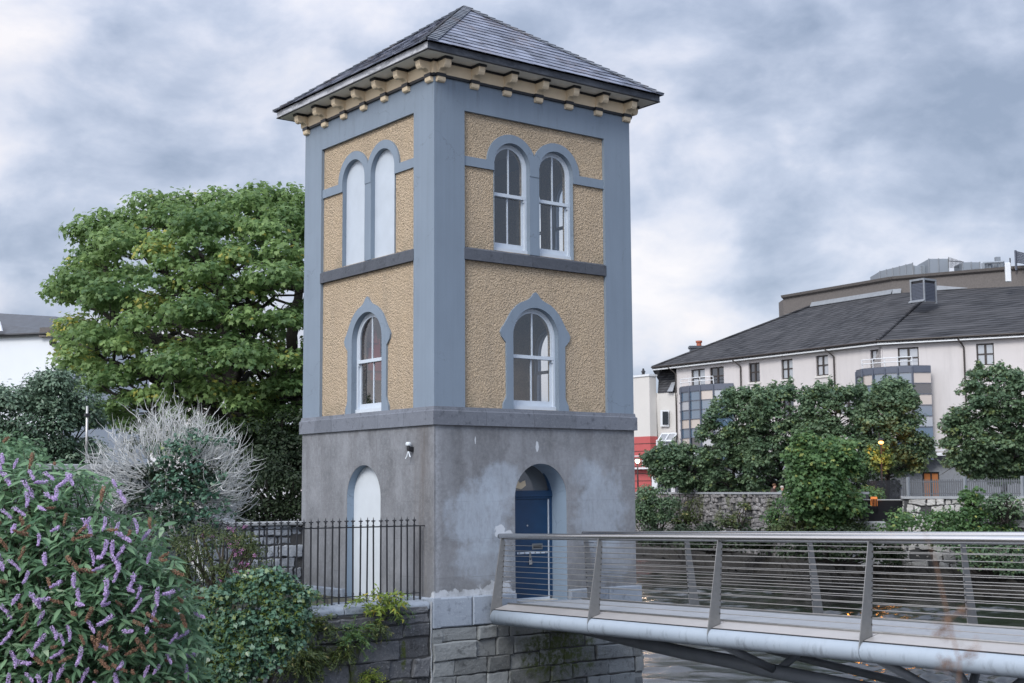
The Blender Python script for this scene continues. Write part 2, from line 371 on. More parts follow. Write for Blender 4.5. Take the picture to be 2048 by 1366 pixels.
# ------------------------------------------------------------------ stone walling
def ashlar(mb, T, u0, u1, courses, lens, n, dep, jit=.02, gap=.012, skip=None):
    z = courses[0]
    for h in courses[1]:
        z1 = z; z0 = z-h; u = u0-random.uniform(0, .3)
        while u < u1:
            L = random.uniform(*lens); a, b = max(u, u0), min(u+L, u1); u += L
            if b-a < .1: continue
            if u1-u < .15: b = u1; u = u1+1
            if skip and skip((a+b)/2, (z0+z1)/2): continue
            mb.cur = random.random(); d = n+random.uniform(-jit, jit)
            g = gap*random.uniform(.6, 2.2); j = lambda: random.uniform(-.4, .4)*jit
            A = (a+g+j(), z0+g+j()*.6); B = (b-g+j(), z0+g+j()*.6); C_ = (b-g+j(), z1-g+j()*.6); D = (a+g+j(), z1-g+j()*.6)
            ee = .018+random.uniform(0, .012); fr = []
            # chamfered, slightly domed face: outer ring, inner ring, centre
            cu = sum(p[0] for p in (A, B, C_, D))/4; cz = sum(p[1] for p in (A, B, C_, D))/4
            ring = []
            P4 = [A, B, C_, D]
            for i in range(4):
                p, q = P4[i], P4[(i+1) % 4]
                for k in range(4):
                    t = k/4.; ring.append((p[0]+(q[0]-p[0])*t+random.uniform(-1, 1)*jit*.35, p[1]+(q[1]-p[1])*t+random.uniform(-1, 1)*jit*.35))
            inr = [(cu+(p[0]-cu)*(1-ee/max(.08, abs(b-a)/2)), cz+(p[1]-cz)*(1-ee/max(.05, h/2))) for p in ring]
            m = len(ring); vs = [T(p[0], n-dep, p[1]) for p in ring]+[T(p[0], d-.02, p[1]) for p in ring]+[T(p[0], d+random.uniform(-1, 1)*jit*.12, p[1]) for p in inr]+[T(cu, d+random.uniform(-.1, .2)*jit, cz)]
            fs = [(i, (i+1) % m, m+(i+1) % m, m+i) for i in range(m)]+[(m+i, m+(i+1) % m, 2*m+(i+1) % m, 2*m+i) for i in range(m)]+[(2*m+i, 2*m+(i+1) % m, 3*m) for i in range(m)]
            mb.add(vs, fs)
        z = z0
# ------------------------------------------------------------------ the tower
W = 5.6
TR = lambda u, n, z: (u, -n, z)
TL = lambda u, n, z: (-n, u, z)
TB = lambda u, n, z: (u, W+n, z)
TE = lambda u, n, z: (W+n, u, z)
SIDES = (TR, TL, TB, TE)
tower = root('tower', (W/2, W/2, -.2), 'square ochre roughcast tower with blue grey corner bands and slate roof beside river', 'tower')
mk = lambda: MB()
# grey rendered base storey: door in the river face, blind doors in the others
b = mk(); rv = mk()
door_out = [(2.10, -.3), (3.551, -.3)]+arc(2.8255, 2.05, .7255, 0, 180, 24)
blind = [(2.07, -.3), (3.50, -.3)]+arc(2.785, 2.06, .715, 0, 180, 24)
plate(b, [(.0012, -.3), (W-.0012, -.3), (W-.0012, 3.56), (.0012, 3.56)], [[(p[0], max(p[1], -.29)) for p in door_out]], 0, -.3, TR)
plate(b, [(0.002, -.3), (W-.002, -.3), (W-.002, 3.56), (0.002, 3.56)], [[(p[0], max(p[1], -.29)) for p in blind]], 0, -.3, TL)
for T in (TB, TE): plate(b, [(.003, -.3), (W-.003, -.3), (W-.003, 3.56), (.003, 3.56)], [], 0, -.3, T)
base = b.build('base_wall', 'grey_render', tower)
d2 = [(2.103, -.28)]+arc(2.8255, 2.05, .7225, 180, 0, 24)+[(3.548, -.28)]
rvl = mk(); strip(rvl, d2, -.012, -.62, TR, False); rvl.build('door_reveal', 'blue_reveal', tower); rvl = mk(); d3 = [(2.073, -.28)]+arc(2.785, 2.06, .712, 180, 0, 24)+[(3.497, -.28)]
strip(rvl, d3, -.006, -.30, TL, False)
rvl.build('door_reveal', 'blue_reveal', tower)
m = mk(); plate(m, [(2.06, -.29), (3.51, -.29)]+arc(2.785, 2.06, .725, 0, 180, 24), [], -.185, -.24, TL)
m.build('blind_door_panel', 'white_board', tower, label='white boarded arched blind doorway behind the railing')
# the blue door
dr = mk(); plate(dr, [(2.42, -.16), (3.44, -.16), (3.44, 2.0), (2.42, 2.0)], [], -.55, -.60, TR)
door = dr.build('door', 'door_blue', tower, bevel=.004)
m = mk()
for x0, x1 in ((2.17, 2.415), (3.475, 3.62)): m.box(x0, x1, .52, .60, -.16, 2.05)
m.box(2.17, 3.62, .50, .60, 2.05, 2.19); m.box(2.17, 3.62, .515, .60, 2.005, 2.045)
ring_o = arc(2.8955, 2.19, .725, 0, 180, 24); ring_i = arc(2.8955, 2.19, .575, 180, 0, 24)
plate(m, ring_o+ring_i, [], -.515, -.6, TR); m.build('door_frame', 'door_blue', door, bevel=.006)
m = mk(); m.box(3.447, 3.470, .535, .58, -.16, 2.0); m.box(2.42, 3.47, .52, .56, -.2, -.155); m.build('threshold_strip', 'white_wood', door)
m = mk(); plate(m, arc(2.8955, 2.185, .60, 0, 180, 20), [], -.58, -.59, TR); m.build('fanlight', 'old_glass', tower)
m = mk(); plate(m, [(2.55, 2.25), (2.72, 2.22), (2.85, 2.3), (2.83, 2.42), (2.68, 2.36), (2.58, 2.45)], [], -.572, -.577, TR); m.build('torn_paper', 'cream', tower)
m = mk(); m.box(2.565, 3.42, .535, .55, .80, .845)
for k in range(7): m.lathe((0, 0, 0), [(0.001, 0), (.001, .001)], 4)
m.build('lock_bar', 'white_wood', door, bevel=.004)
m = mk()
for k in range(6): m.obox((2.62+.15*k, .533, .823), (.016, 0, 0), (0, .004, 0), (0, 0, .016))
m.box(2.90, 2.95, .528, .54, .70, .83); m.build('hasp', 'dull_steel', door)
m = mk(); m.tube([(2.90, .525, .66), (2.90, .525, .72), (2.927, .525, .735), (2.955, .525, .72), (2.955, .525, .66)], .008, 6); m.obox((2.927, .525, .615), (.042, 0, 0), (0, .014, 0), (0, 0, .05)); m.build('padlock', 'bright_steel', door, bevel=.006)
m = mk(); m.box(2.99, 3.285, .538, .55, .89, 1.02); m.build('letter_plate', 'dull_steel', door, bevel=.004)
m = mk(); m.box(3.02, 3.255, .532, .5375, .925, .985); m.build('letter_flap', 'black_paint', door)
m = mk(); m.lathe((0, 0, 0), [(.02, 0), (.02, .012)], 10); m.v = [(2.86+a, .548-c, 1.42+b_) for a, b_, c in m.v]; m.build('spyhole', 'cement', door)
# plinth and masonry pier
def skip_door(u, z): return False
m = mk()
for T in SIDES:
    segs = ((-.1, 2.08), (3.56, W+.1)) if T is TR else (((-.102, 2.05), (3.52, W+.102)) if T is TL else ((-.098, W+.098),))
    for a, c in segs: ashlar(m, T, a, c, (.03, (.62,)), (1.0, 1.7), .1, .2, .006, .006)
ashlar(m, TR, 2.08, 3.56, (-.19, (.40,)), (.7, .9), .1, .2, .004, .006)
m.build('plinth', 'plinth_stone', tower, bevel=.006)
m = mk()
for T in SIDES: ashlar(m, lambda u, n, z, T=T: T(u, n, z+(.010*math.sin(u*1.2+z*2)+.004*math.sin(u*5.1))*min(1, (-.6-z)*4)), -.09, W+.09, (-.595, (.28, .36, .33, .34, .4, .36, .42, .4)), (.35, 1.2), .1, .25, .04, .007)
m.build('pier_masonry', 'pier_stone', tower)
m = mk(); m.box(-.05, W+.05, -.05, W+.05, -3.5, -.25); m.build('pier_core', 'mortar_dark', tower)
m = mk(); m.tube([(-.12+random.uniform(-.012, .012), -.075, -.05-.15*k) for k in range(20)], [random.uniform(.012, .024) for k in range(20)], 6); m.build('mortar_joint', 'mortar_light', tower)
# moulded limestone course
m = mk(); p = .057
for T in SIDES:
    u = -p
    cuts = [-p]
    while cuts[-1] < W+p-.5: cuts.append(cuts[-1]+random.uniform(.75, 1.5))
    cuts = [c for c in cuts if c < W+p-.45]+[W+p]
    for a, c in zip(cuts, cuts[1:]):
        m.cur = random.random(); g = .0035
        a2 = a+(g if a > -p else 0); c2 = c-(g if c < W+p else 0)
        am = -.02 if a == -p else a2; cm = W+.02 if c == W+p else c2
        prof0 = [(a2, 3.56, p), (c2, 3.56, p), (c2, 3.845, p), (a2, 3.845, p)]
        vs = [T(a2, p, 3.56), T(c2, p, 3.56), T(c2, p, 3.85), T(a2, p, 3.85), T(max(a2, -p+.025) if a == -p else a2, p-.025, 3.87), T(min(c2, W+p-.025) if c == W+p else c2, p-.025, 3.87), T(am, .02, 3.945), T(cm, .02, 3.945), T(.1 if a == -p else am, -.1, 3.945), T(W-.1 if c == W+p else cm, -.1, 3.945), T(.1 if a == -p else a2, -.1, 3.56), T(W-.1 if c == W+p else c2, -.1, 3.56)]
        m.add(vs, [(0, 1, 2, 3), (3, 2, 5, 4), (4, 5, 7, 6), (6, 7, 9, 8), (0, 10, 11, 1), (0, 3, 4, 6, 8, 10), (1, 11, 9, 7, 5, 2)])
m.build('stone_course', 'limestone', tower)
m = mk(); m.box(-.005, W+.005, -.005, W+.005, 3.50, 3.90); 
# blue bands
PA, PB = .79, W-.81
m = mk()
for T, e in zip(SIDES, (.0014, .0018, .002, .003)):
    m = mk(); plate(m, [(e, 3.93), (PA, 3.93), (PA, 10.355), (PB, 10.355), (PB, 3.93), (W-e, 3.93), (W-e, 11.32), (e, 11.32)], [], 0, -.14, T); m.build('blue_bands', 'blue_paint', tower)
# roughcast panels with their openings
wx = 2.745
low = [(wx-.64, 3.955), (wx+.64, 3.955)]+arc(wx, 5.57, .64, 0, 180, 24)
cA, cB, rO = 2.108, 3.367, .497
up = lambda cx: [(cx-rO, 7.40), (cx+rO, 7.40)]+arc(cx, 9.34, rO, 0, 180, 24)
for T in SIDES:
    m = mk(); plate(m, [(PA-.02, 3.90), (PB+.02, 3.90), (PB+.02, 7.2), (PA-.02, 7.2)], [low], -.075, -.42, T); m.build('roughcast_panel', 'roughcast', tower); m = mk()
    plate(m, [(PA-.02, 7.2), (PB+.02, 7.2), (PB+.02, 10.4), (PA-.02, 10.4)], [up(cA), up(cB)], -.075, -.42, T); m.build('roughcast_panel', 'roughcast', tower)
for T in SIDES:
    m = mk(); u = PA-.015
    cuts = [u]
    while cuts[-1] < PB-.5: cuts.append(cuts[-1]+random.uniform(.8, 1.6))
    cuts = [c for c in cuts if c < PB-.5]+[PB+.015]
    for a, c in zip(cuts, cuts[1:]):
        m.cur = random.random(); a += .002; c -= .002
        vs = [T(a, .012, 7.11), T(c, .012, 7.11), T(c, .012, 7.345), T(a, .012, 7.345), T(c, -.08, 7.395), T(a, -.08, 7.395), T(a, -.1, 7.11), T(c, -.1, 7.11)]
        m.add(vs, [(0, 1, 2, 3), (3, 2, 4, 5), (0, 6, 7, 1), (0, 3, 5, 6), (1, 7, 4, 2), (5, 4, 7, 6)])
    m.build('string_course', 'string_stone', tower)
# window surrounds
RO = .69
a0 = math.degrees(math.asin((9.37-9.34)/RO)); xm = (cA+cB)/2; am = math.degrees(math.acos((xm-cA)/RO))
out_ = [(PA-.01, 9.165), (PA-.01, 9.37)]+arc(cA, 9.34, RO, 180-a0, am, 20)+arc(cB, 9.34, RO, 180-am, a0, 20)[1:]+[(PB+.01, 9.37), (PB+.01, 9.165), (cB+rO, 9.165)]+arc(cB, 9.34, rO, 0, 180, 20)+[(cB-rO, 9.165), (cA+rO, 9.165)]+arc(cA, 9.34, rO, 0, 180, 20)+[(cA-rO, 9.165)]
ow = .64
oge = [(.925, 3.95), (.915, 4.06), (.85, 4.17), (.825, 4.25), (.83, 5.39), (.87, 5.43), (.955, 5.52), (.985, 5.62), (.95, 5.70), (.88, 5.78), (.82, 5.87), (.74, 6.0), (.66, 6.11), (.54, 6.22), (.42, 6.30), (.30, 6.345), (.20, 6.385), (.125, 6.44), (.06, 6.525), (.0, 6.56)]
oge_full = [(wx+x, z) for x, z in oge]+[(wx-x, z) for x, z in oge[-2::-1]]
low_s = oge_full+[(wx-ow, 3.95)]+arc(wx, 5.57, ow, 180, 0, 24)+[(wx+ow, 3.95)]
for T in SIDES:
    m = mk(); plate(m, out_, [], -.03, -.08, T); m2 = mk(); plate(m2, low_s, [], -.03, -.08, T)
    plate(m, [(cA+rO-.002, 7.39), (cB-rO+.002, 7.39), (cB-rO+.002, 9.17), (cA+rO-.002, 9.17)], [], -.042, -.2, T)
    e = .003
    m.build('window_surround', 'blue_paint', tower); m2.build('window_surround', 'blue_paint', tower)
    for cx in (cA, cB): rv = mk(); strip(rv, [(cx-rO+e, 7.392)]+arc(cx, 9.34, rO-e, 180, 0, 24)+[(cx+rO-e, 7.392)], -.04, -.27, T, False); rv.build('window_reveal', 'blue_paint', tower)
    rv = mk(); strip(rv, [(wx-.637, 3.947)]+arc(wx, 5.57, .637, 180, 0, 24)+[(wx+.637, 3.947)], -.035, -.27, T, False); rv.build('window_reveal', 'blue_paint', tower)
# sash windows
def sash_window(cx, zb, zs, r, mid, T):
    """box frame, upper arched sash, lower sash, sill, panes"""
    f = mk(); w = .055; nf, nb = -.165, -.26
    path_o = [(cx+r, zb)]+arc(cx, zs, r, 0, 180, 24)+[(cx-r, zb)]
    path_i = [(cx-r+w, zb)]+arc(cx, zs, r-w, 180, 0, 24)+[(cx+r-w, zb)]
    plate(f, path_o+path_i, [], nf, nb, T)
    fr = f.build('window', 'white_wood', tower)
    f = mk(); f_ = [(cx-r+.002, zb), (cx+r-.002, zb), (cx+r-.002, zb+.085), (cx-r+.002, zb+.085)]
    plate(f, f_, [], -.135, -.26, T); f.build('sill', 'white_wood', fr, bevel=.006)
    ri = r-w-.002; s = .045
    u = mk(); plate(u, [(cx+ri, mid)]+arc(cx, zs, ri, 0, 180, 24)+[(cx-ri, mid)]+[(cx-ri+s, mid)]+arc(cx, zs, ri-s, 180, 0, 24)+[(cx+ri-s, mid)], [], -.175, -.215, T)
    plate(u, [(cx-r+w-.02, mid-.075), (cx+r-w+.02, mid-.075), (cx+r-w+.02, mid), (cx-r+w-.02, mid)], [], -.158, -.215, T)
    plate(u, [(cx-.015, mid), (cx+.015, mid), (cx+.015, zs+ri-.02), (cx-.015, zs+ri-.02)], [], -.18, -.21, T)
    for sx in (-1, 1):
        xx = cx+sx*(r-w-.01); plate(u, [(xx-.018, mid-.14), (xx+.018, mid-.14), (xx+.018, mid-.07), (xx-.018, mid-.07)], [], -.162, -.21, T)
    u.build('upper_sash', 'white_wood', fr, bevel=.003)
    l = mk(); zb2 = zb+.085
    plate(l, [(cx-ri, zb2), (cx+ri, zb2), (cx+ri, mid-.07), (cx-ri, mid-.07)], [[(cx-ri+s, zb2+.12), (cx+ri-s, zb2+.12), (cx+ri-s, mid-.08), (cx-ri+s, mid-.08)]], -.218, -.255, T)
    plate(l, [(cx-.015, zb2+.12), (cx+.015, zb2+.12), (cx+.015, mid-.08), (cx-.015, mid-.08)], [], -.222, -.25, T)
    l.build('lower_sash', 'white_wood', fr, bevel=.003)
    g = mk(); plate(g, [(cx-ri, mid), (cx+ri, mid)]+arc(cx, zs, ri-.01, 0, 180, 20), [], -.196, -.199, T, back=False, sides=False)
    plate(g, [(cx-ri, zb2), (cx+ri, zb2), (cx+ri, mid-.05), (cx-ri, mid-.05)], [], -.236, -.239, T, back=False, sides=False)
    g.build('pane', 'glass', fr)
for T in SIDES:
    sash_window(wx, 3.955, 5.57, .635, 5.16, T)
    if T is not TL:
        for cx in (cA, cB): sash_window(cx, 7.40, 9.34, rO-.003, 8.71, T)
for cx in (cA, cB): m = mk(); plate(m, [(cx-rO+.002, 7.392), (cx+rO-.002, 7.392)]+arc(cx, 9.34, rO-.002, 0, 180, 24), [], -.15, -.2, TL); m.build('blind_window_panel', 'grey_white_board', tower)
# floors and inner walls
m = mk(); m.box(.2, W-.2, .2, W-.2, 3.6, 3.75); m.box(.2, W-.2, .2, W-.2, 7.0, 7.2); m.box(.2, W-.2, .2, W-.2, 10.9, 11.0); m.box(.35, W-.35, .35, W-.35, -.25, -.2)
m.build('floor_slabs', 'plaster', tower)
m = mk()
for (x, y, a) in ((.55, 3.35, .28), (.6, 2.35, .2)):
    for k in range(5): m.obox((x+.04*math.sin(k*1.7), y-.06*k, 5.75-.22*k), (.012, .01, 0), (-.02, a*(.7+.1*k), .03), (0, .03, .16))
m.build('hanging_cloth', simple('red_cloth', (.15, .028, .022), .9), tower)
# cornice: black beads, cream frieze, brackets, soffit
m = mk()
for T, e in zip(SIDES, (0, .002, .004, .006)): plate(m, [(-.03+e, 11.035), (W+.03-e, 11.035), (W+.03-e, 11.30), (-.03+e, 11.30)], [], .05-e*.3, -.05, T)
m.build('cream_frieze', 'cream', tower)
m = mk(); BX = [.13+i*(W-.26)/6 for i in range(7)]
for T in SIDES:
    plate(m, [(-.05, 10.985), (W+.05, 10.985), (W+.05, 11.04), (-.05, 11.04)], [], .055, -.02, T)
    plate(m, [(-.065, 11.288), (W+.065, 11.288), (W+.065, 11.335), (-.065, 11.335)], [], .07, -.02, T)
    for x in BX:
        plate(m, [(x-.115, 10.975), (x+.115, 10.975), (x+.115, 11.045), (x-.115, 11.045)], [], .10, 0, T)
        plate(m, [(x-.105, 11.292), (x+.105, 11.292), (x+.105, 11.338), (x-.105, 11.338)], [], .37, 0, T)
m.build('black_beads', 'black_paint', tower)
for T in SIDES:
    for x in BX:
        h = mk()
        prof = [(.03, 11.045), (.085, 11.05), (.10, 11.09), (.15, 11.125), (.205, 11.135), (.205, 11.12), (.24, 11.105), (.30, 11.12), (.335, 11.165), (.345, 11.22), (.345, 11.290), (.03, 11.290)]
        w = .082
        vs = [T(x-w, n, z) for n, z in prof]; e = V(T(x+w, 0, 0))-V(T(x-w, 0, 0)); h.prism(vs, e)
        pr2 = [(-.02, 10.865), (.04, 10.865), (.075, 10.885), (.085, 10.92), (.085, 10.978), (-.02, 10.978)]
        h.prism([T(x-.092, n, z) for n, z in pr2], (V(T(x+.092, 0, 0))-V(T(x-.115, 0, 0))))
        h.build('bracket', 'cream', tower, bevel=.006)
OV = .514
m = mk(); m.box(-OV+.02, W+OV-.02, -OV+.02, W+OV-.02, 11.345, 11.375); m.build('soffit', 'soffit', tower)
m = mk()
for T, e in zip(SIDES, (0, .003, 0, .003)):
    plate(m, [(-OV-e, 11.335), (W+OV+e, 11.335), (W+OV+e, 11.50), (-OV-e, 11.50)], [], OV+e, OV-.03, T)
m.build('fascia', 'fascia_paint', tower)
m = mk()
for T in SIDES: plate(m, [(-OV-.012, 11.335), (W+OV+.012, 11.335), (W+OV+.012, 11.355), (-OV-.012, 11.355)], [], OV+.014, OV-.02, T)
m.build('fascia_bead', 'black_paint', tower)
# slated pyramid roof: every slate its own thin board
APEX, EZ, EO = 13.92, 11.50, .575
half = W/2+EO; rise = APEX-EZ; slope = math.hypot(half, rise); NC = 15
roof = mk(); ex = slope/NC
def rpt(T, s, d, lift):      # s along the eaves from the middle, d up the slope
    nx, nz = rise/slope, half/slope
    n = (half-d*half/slope)-W/2+lift*nx; z = EZ+d*rise/slope+lift*nz
    return T(W/2+s, n, z)
for T in SIDES:
    for k in range(NC):
        d0, d1 = k*ex-.02, min(slope, (k+1)*ex+.05); w0 = half*(1-max(d0, 0)/slope)
        s = -w0-random.uniform(0, .3)
        sw = .44
        while s < w0:
            a, c = max(s, -w0), min(s+sw-.006, w0); s += sw
            if c-a < .03: continue
            roof.cur = random.random(); l = random.uniform(0, .005); wt = half*(1-d1/slope)
            ta, tc = max(a, -wt), min(c, wt)
            if tc-ta < .005: ta = tc = max(-wt, min(wt, (a+c)/2))
            j = random.uniform(-.014, .014)
            vs = [rpt(T, a, d0+j, .024+l), rpt(T, c, d0+j+random.uniform(-.012, .012), .024+l*random.uniform(.3, 1.6)), rpt(T, tc, d1, .006), rpt(T, ta, d1, .006), rpt(T, a, d0+j, .014+l), rpt(T, c, d0+j, .014+l)]
            roof.add(vs, [(0, 1, 2, 3), (0, 4, 5, 1)])
    roof.add([rpt(T, -half+.02, .02, -.005), rpt(T, half-.02, .02, -.005), rpt(T, 0, slope, -.005)], [(0, 1, 2)])
rf = roof.build('roof', 'slate', tower, recalc=False)
hp = mk()
for T in SIDES:
    for sd in (-1, 1):
        N = 26
        for k in range(N):
            d0, d1 = slope*k/N, slope*(k+1)/N+.03; w0, w1 = half*(1-d0/slope), half*(1-min(1, d1/slope)); hw = .25
            hp.cur = random.random(); l = random.uniform(0, .006)
            vs = [rpt(T, sd*(w0+.01), d0, .062+l), rpt(T, sd*max(0, w0-hw), d0, .055+l), rpt(T, sd*max(0, w1-hw), d1, .035+l), rpt(T, sd*w1, d1, .042+l), rpt(T, sd*(w0+.01), d0, .03), rpt(T, sd*max(0, w0-hw), d0, .03)]
            hp.add(vs, [(0, 1, 2, 3), (0, 4, 5, 1), (1, 5, 2)])
hp.build('hip_slates', 'hip_slate', rf, recalc=False)
# small bulkhead light on the left face
wl = root('wall_light', (-.02, .80, 3.1), 'small white domed security light on the grey wall above the railing', 'wall light')
m = mk(); m.lathe((-.11, .80, 3.15), [(.015, .075), (.05, .068), (.062, .035), (.064, 0), (.05, -.01)], 14); m.build('lamp_dome', 'white_board', wl, smooth=True)
m = mk(); m.lathe((-.11, .80, 3.02), [(.036, .02), (.04, .07), (.04, .118)], 12); m.box(-.11, .0, .76, .84, 3.02, 3.12); m.build('lamp_body', 'black_paint', wl)
m = mk(); m.tube([(-.12, .80, 3.02), (-.13, .82, 2.93), (-.15, .85, 2.87)], .014, 6); m.tube([(-.12, .78, 3.02), (-.14, .70, 2.93), (-.15, .66, 2.90)], .014, 6); m.build('sensor_arms', 'white_board', wl)
# ------------------------------------------------------------------ footbridge
hd = math.radians(-2.704); BD = V((math.sin(hd), -math.cos(hd), 0)); BP = V((math.cos(hd), math.sin(hd), 0))
B0 = V((1.197, -.3, -.361)); SLP, SP, NP = .0195, 3.274, 7
def bp(t, u, z): return B0+BD*t+BP*u+V((0, 0, z+SLP*t))
BW = 2.867; Lb = SP*(NP-1)+.6
br = root('footbridge', tuple(bp(0, BW/2, 0)), 'steel footbridge with pale blue tubular edge and wire railings leading to the blue door', 'footbridge')
for sgn, u0 in ((1, .155), (-1, BW-.155)):
    m = mk(); ts = [-.02, .0]+[SP*k*.5 for k in range(1, 13)]+[Lb]
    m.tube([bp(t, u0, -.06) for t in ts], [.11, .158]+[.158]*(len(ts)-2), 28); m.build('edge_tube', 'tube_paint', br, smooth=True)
    f = (lambda u: u) if sgn > 0 else (lambda u: BW-u)
    m = mk()
    for k in range(NP):
        a, c = SP*k+.015, SP*(k+1)-.015
        q = [(.105, .108), (.44, .190), (.46, .186), (.46, .16), (.12, .085)]
        m.prism([bp(a, f(u), z) for u, z in q], BD*(c-a)+V((0, 0, SLP*(c-a))))
    m.build('edge_plate', 'alu_plate', br, bevel=.004)
    m = mk(); m.tube([bp(t, f(.10), .094) for t in (0.02, Lb)], .013, 6); m.build('edge_joint', 'black_paint', br)
    m = mk(); m.tube([bp(t, f(.452), .205) for t in (0, Lb)], .018, 8); m.build('deck_trim', 'grey_steel', br, smooth=True)
m = mk(); m.prism([bp(.0, u, z) for u, z in ((.44, .188), (BW-.44, .188), (BW-.44, .11), (.44, .11))], BD*Lb+V((0, 0, SLP*Lb))); m.build('deck', 'deck', br)
for u0 in (.155, BW-.155):
    for k in range(1, NP): m = mk(); m.tube([bp(SP*k-.006, u0, -.06), bp(SP*k+.006, u0, -.06)], .161, 24); m.build('weld_ring', 'truss_paint', br)
m = mk()
for k in range(int(Lb/1.09)): m.prism([bp(k*1.09+.5, u, z) for u, z in ((.3, .10), (BW-.3, .10), (BW-.3, -.05), (.3, -.05))], BD*.08)
m.build('cross_beams', 'truss_paint', br)
def post(k, sgn):
    f = (lambda u: u) if sgn > 0 else (lambda u: BW-u)
    m = mk(); t = SP*k
    pr = [(-.004, .0), (.03, -.02), (.06, .06), (.31, .165), (.30, .23), (.392, 1.50), (.345, 1.535), (.332, 1.58), (.288, 1.595)]
    m.prism([bp(t-.007, f(u), z) for u, z in pr], BD*.014)
    o = m.build('post', 'dull_steel', br, bevel=.002)
    m = mk()
    for i in range(11):
        z = .33+i*.108; u = .26+.085*(z-.23)/1.27
        c = bp(t, f(u+.03), z); m.tube([c-BD*.014, c+BD*.014], .015, 8)
    m.obox(bp(t+.0, f(.21), .125), BD*.05, BP*(.10 if sgn > 0 else -.10)+V((0, 0, .024)), (0, 0, .006))
    m.build('cable_bush', 'iron_black', o)
for sgn in (1, -1):
    f = (lambda u: u) if sgn > 0 else (lambda u: BW-u)
    for k in range(NP): post(k, sgn)
    m = mk(); pts = [bp(-.10, f(.318), 1.60), bp(-.02, f(.318), 1.605)]+[bp(t, f(.318), 1.605) for t in (SP, SP*3, Lb)]
    m.tube(pts, .055, 18); m.build('handrail', 'bright_steel', br, smooth=True)
    m = mk(); m.tube([bp(-.0, f(.35), 1.555), bp(Lb, f(.35), 1.555)], .022, 8); m.build('rail_bar', 'dull_steel', br, smooth=True)
    for i in range(11):
        z = .33+i*.108; u = .29+.085*(z-.23)/1.27
        m = mk(); N = 12
        m.tube([bp(Lb*j/N, f(u), z-.0-.004*(j % 2)) for j in range(N+1)], .0065, 6); m.build('cable', 'cable_steel', br, smooth=True)
        if i % 1 == 0:
            m = mk(); m.tube([bp(.02, f(u), z), bp(.34, f(u), z)], .011, 6); m.build('cable_end', 'bright_steel', br)
ch = [(.3, -.22), (2.0, -.36), (3.2, -.47), (4.4, -.565), (5.7, -.63), (6.43, -.70), (8.2, -.80), (10.5, -.92), (13, -1.0), (Lb, -1.0)]
m = mk(); m.tube([bp(t, 1.433, z) for t, z in ch], .125, 20); m.build('lower_chord', 'truss_paint', br, smooth=True)
m = mk(); m.tube([bp(t, 2.4, z) for t, z in ((4.2, -.30), (5.7, -.50), (7.0, -.64), (8.6, -.80), (11, -.95), (14, -1.0))], .07, 14); m.build('lower_chord', 'truss_paint', br, smooth=True)
m = mk(); m.prism([bp(.25, u, z) for u, z in ((1.433-.1, -.05), (1.433+.1, -.05), (1.433+.1, -.3), (1.433-.1, -.3))], BD*3.4); m.build('end_web', 'truss_paint', br)
for k, (t0, t1) in enumerate(((6.7, 6.5), (10.0, 10.6), (11.35, 10.9), (13.5, 14.0))):
    for u in (.17, BW-.17):
        zc = np.interp(t1, [c[0] for c in ch], [c[1] for c in ch])
        m = mk(); m.tube([bp(t0 if k else 6.6, u, -.14), bp(t1+(.25 if k == 0 else 0), 1.433, zc)], .07, 12); m.build('brace', 'truss_paint', br, smooth=True)
# ------------------------------------------------------------------ quay wall, ledge, ground
quay = root('quay_wall', (-4.5, .2, -.1), 'old mossy quay wall of dark limestone blocks running left from the tower', 'quay wall')
m = mk(); QC = (.17, .19, .27, .41, .38, .36, .34, .4, .42)
ashlar(m, lambda u, n, z: (u+.02*math.sin(z*9+u*2), -n, z+.014*math.sin(u*1.3)*min(1, (-.1-z)*3)+.005*math.sin(u*5.3+z*4)*min(1, (-.1-z)*3)), -13, -.13, (-.10, QC), (.32, 1.0), .05, .3, .045, .007)
m.build('wall_face', 'quay_stone', quay)
m = mk(); m.box(-13, -.13, .0, .5, -3.4, -.13); m.build('wall_core', 'mortar_dark', quay)
m = mk()
for k in range(13):
    a = -.12-k*1.0; m.cur = random.random(); m.prism([(a, y, z) for y, z in ((-.03, -.105), (.02, -.05), (.55, -.01+.02*(k % 2)), (.62, -.2), (-.03, -.2))], (-.985, 0, 0))
m.build('ledge', 'plinth_stone', quay, bevel=.02, seg=2)
rl = root('iron_railing', (-2.4, .35, -.02), 'black wrought iron railing with spear tips on the quay wall left of the tower', 'railing')
m = mk(); m.box(-5.2, -.10, .338, .362, 1.468, 1.492); m.box(-5.2, -.10, .34, .36, .105, .125); m.tube([(-.115, .35, -.02), (-.11, .35, 1.49)], .021, 8); m.box(-.1, .0, .34, .36, 1.47, 1.49); m.build('rail', 'iron_black', rl, bevel=.003)
bar = mk(); bar.tube([(0, .35, -.03), (0, .35, 1.50)], .0175, 8)
bar.lathe((0, .35, 0), [(.02, .13), (.028, .15), (.018, .165), (.026, .18), (.015, .2)], 8); bar.lathe((0, .35, 1.49), [(.016, 0), (.026, .02), (.014, .04), (.012, .06), (.022, .072), (.012, .085), (.030, .10), (.026, .115), (.010, .135), (.008, .15), (.001, .19)], 8)
bar.obox((0, .35, 1.60), (.045, 0, 0), (0, .008, 0), (0, 0, .010))
b0 = None
for k in range(32):
    x = -.265-.1602*k+random.uniform(-.006, .006)
    if b0 is None: b0 = bar.build('bar', 'iron_black', rl, smooth=False, loc=(0, 0, 0)); b0.location = V((x, 0, 0))-rl.location; c = b0
    else: c = copy_of(b0, rl, V((x, 0, random.uniform(-.006, .006)))-rl.location)
    c.rotation_euler = (0, random.uniform(-.008, .008), 0)
m = mk()
for x in (-.86, -2.3, -3.9): m.tube([(x, .35, .12), (x, .30, -.06)], .016, 6)
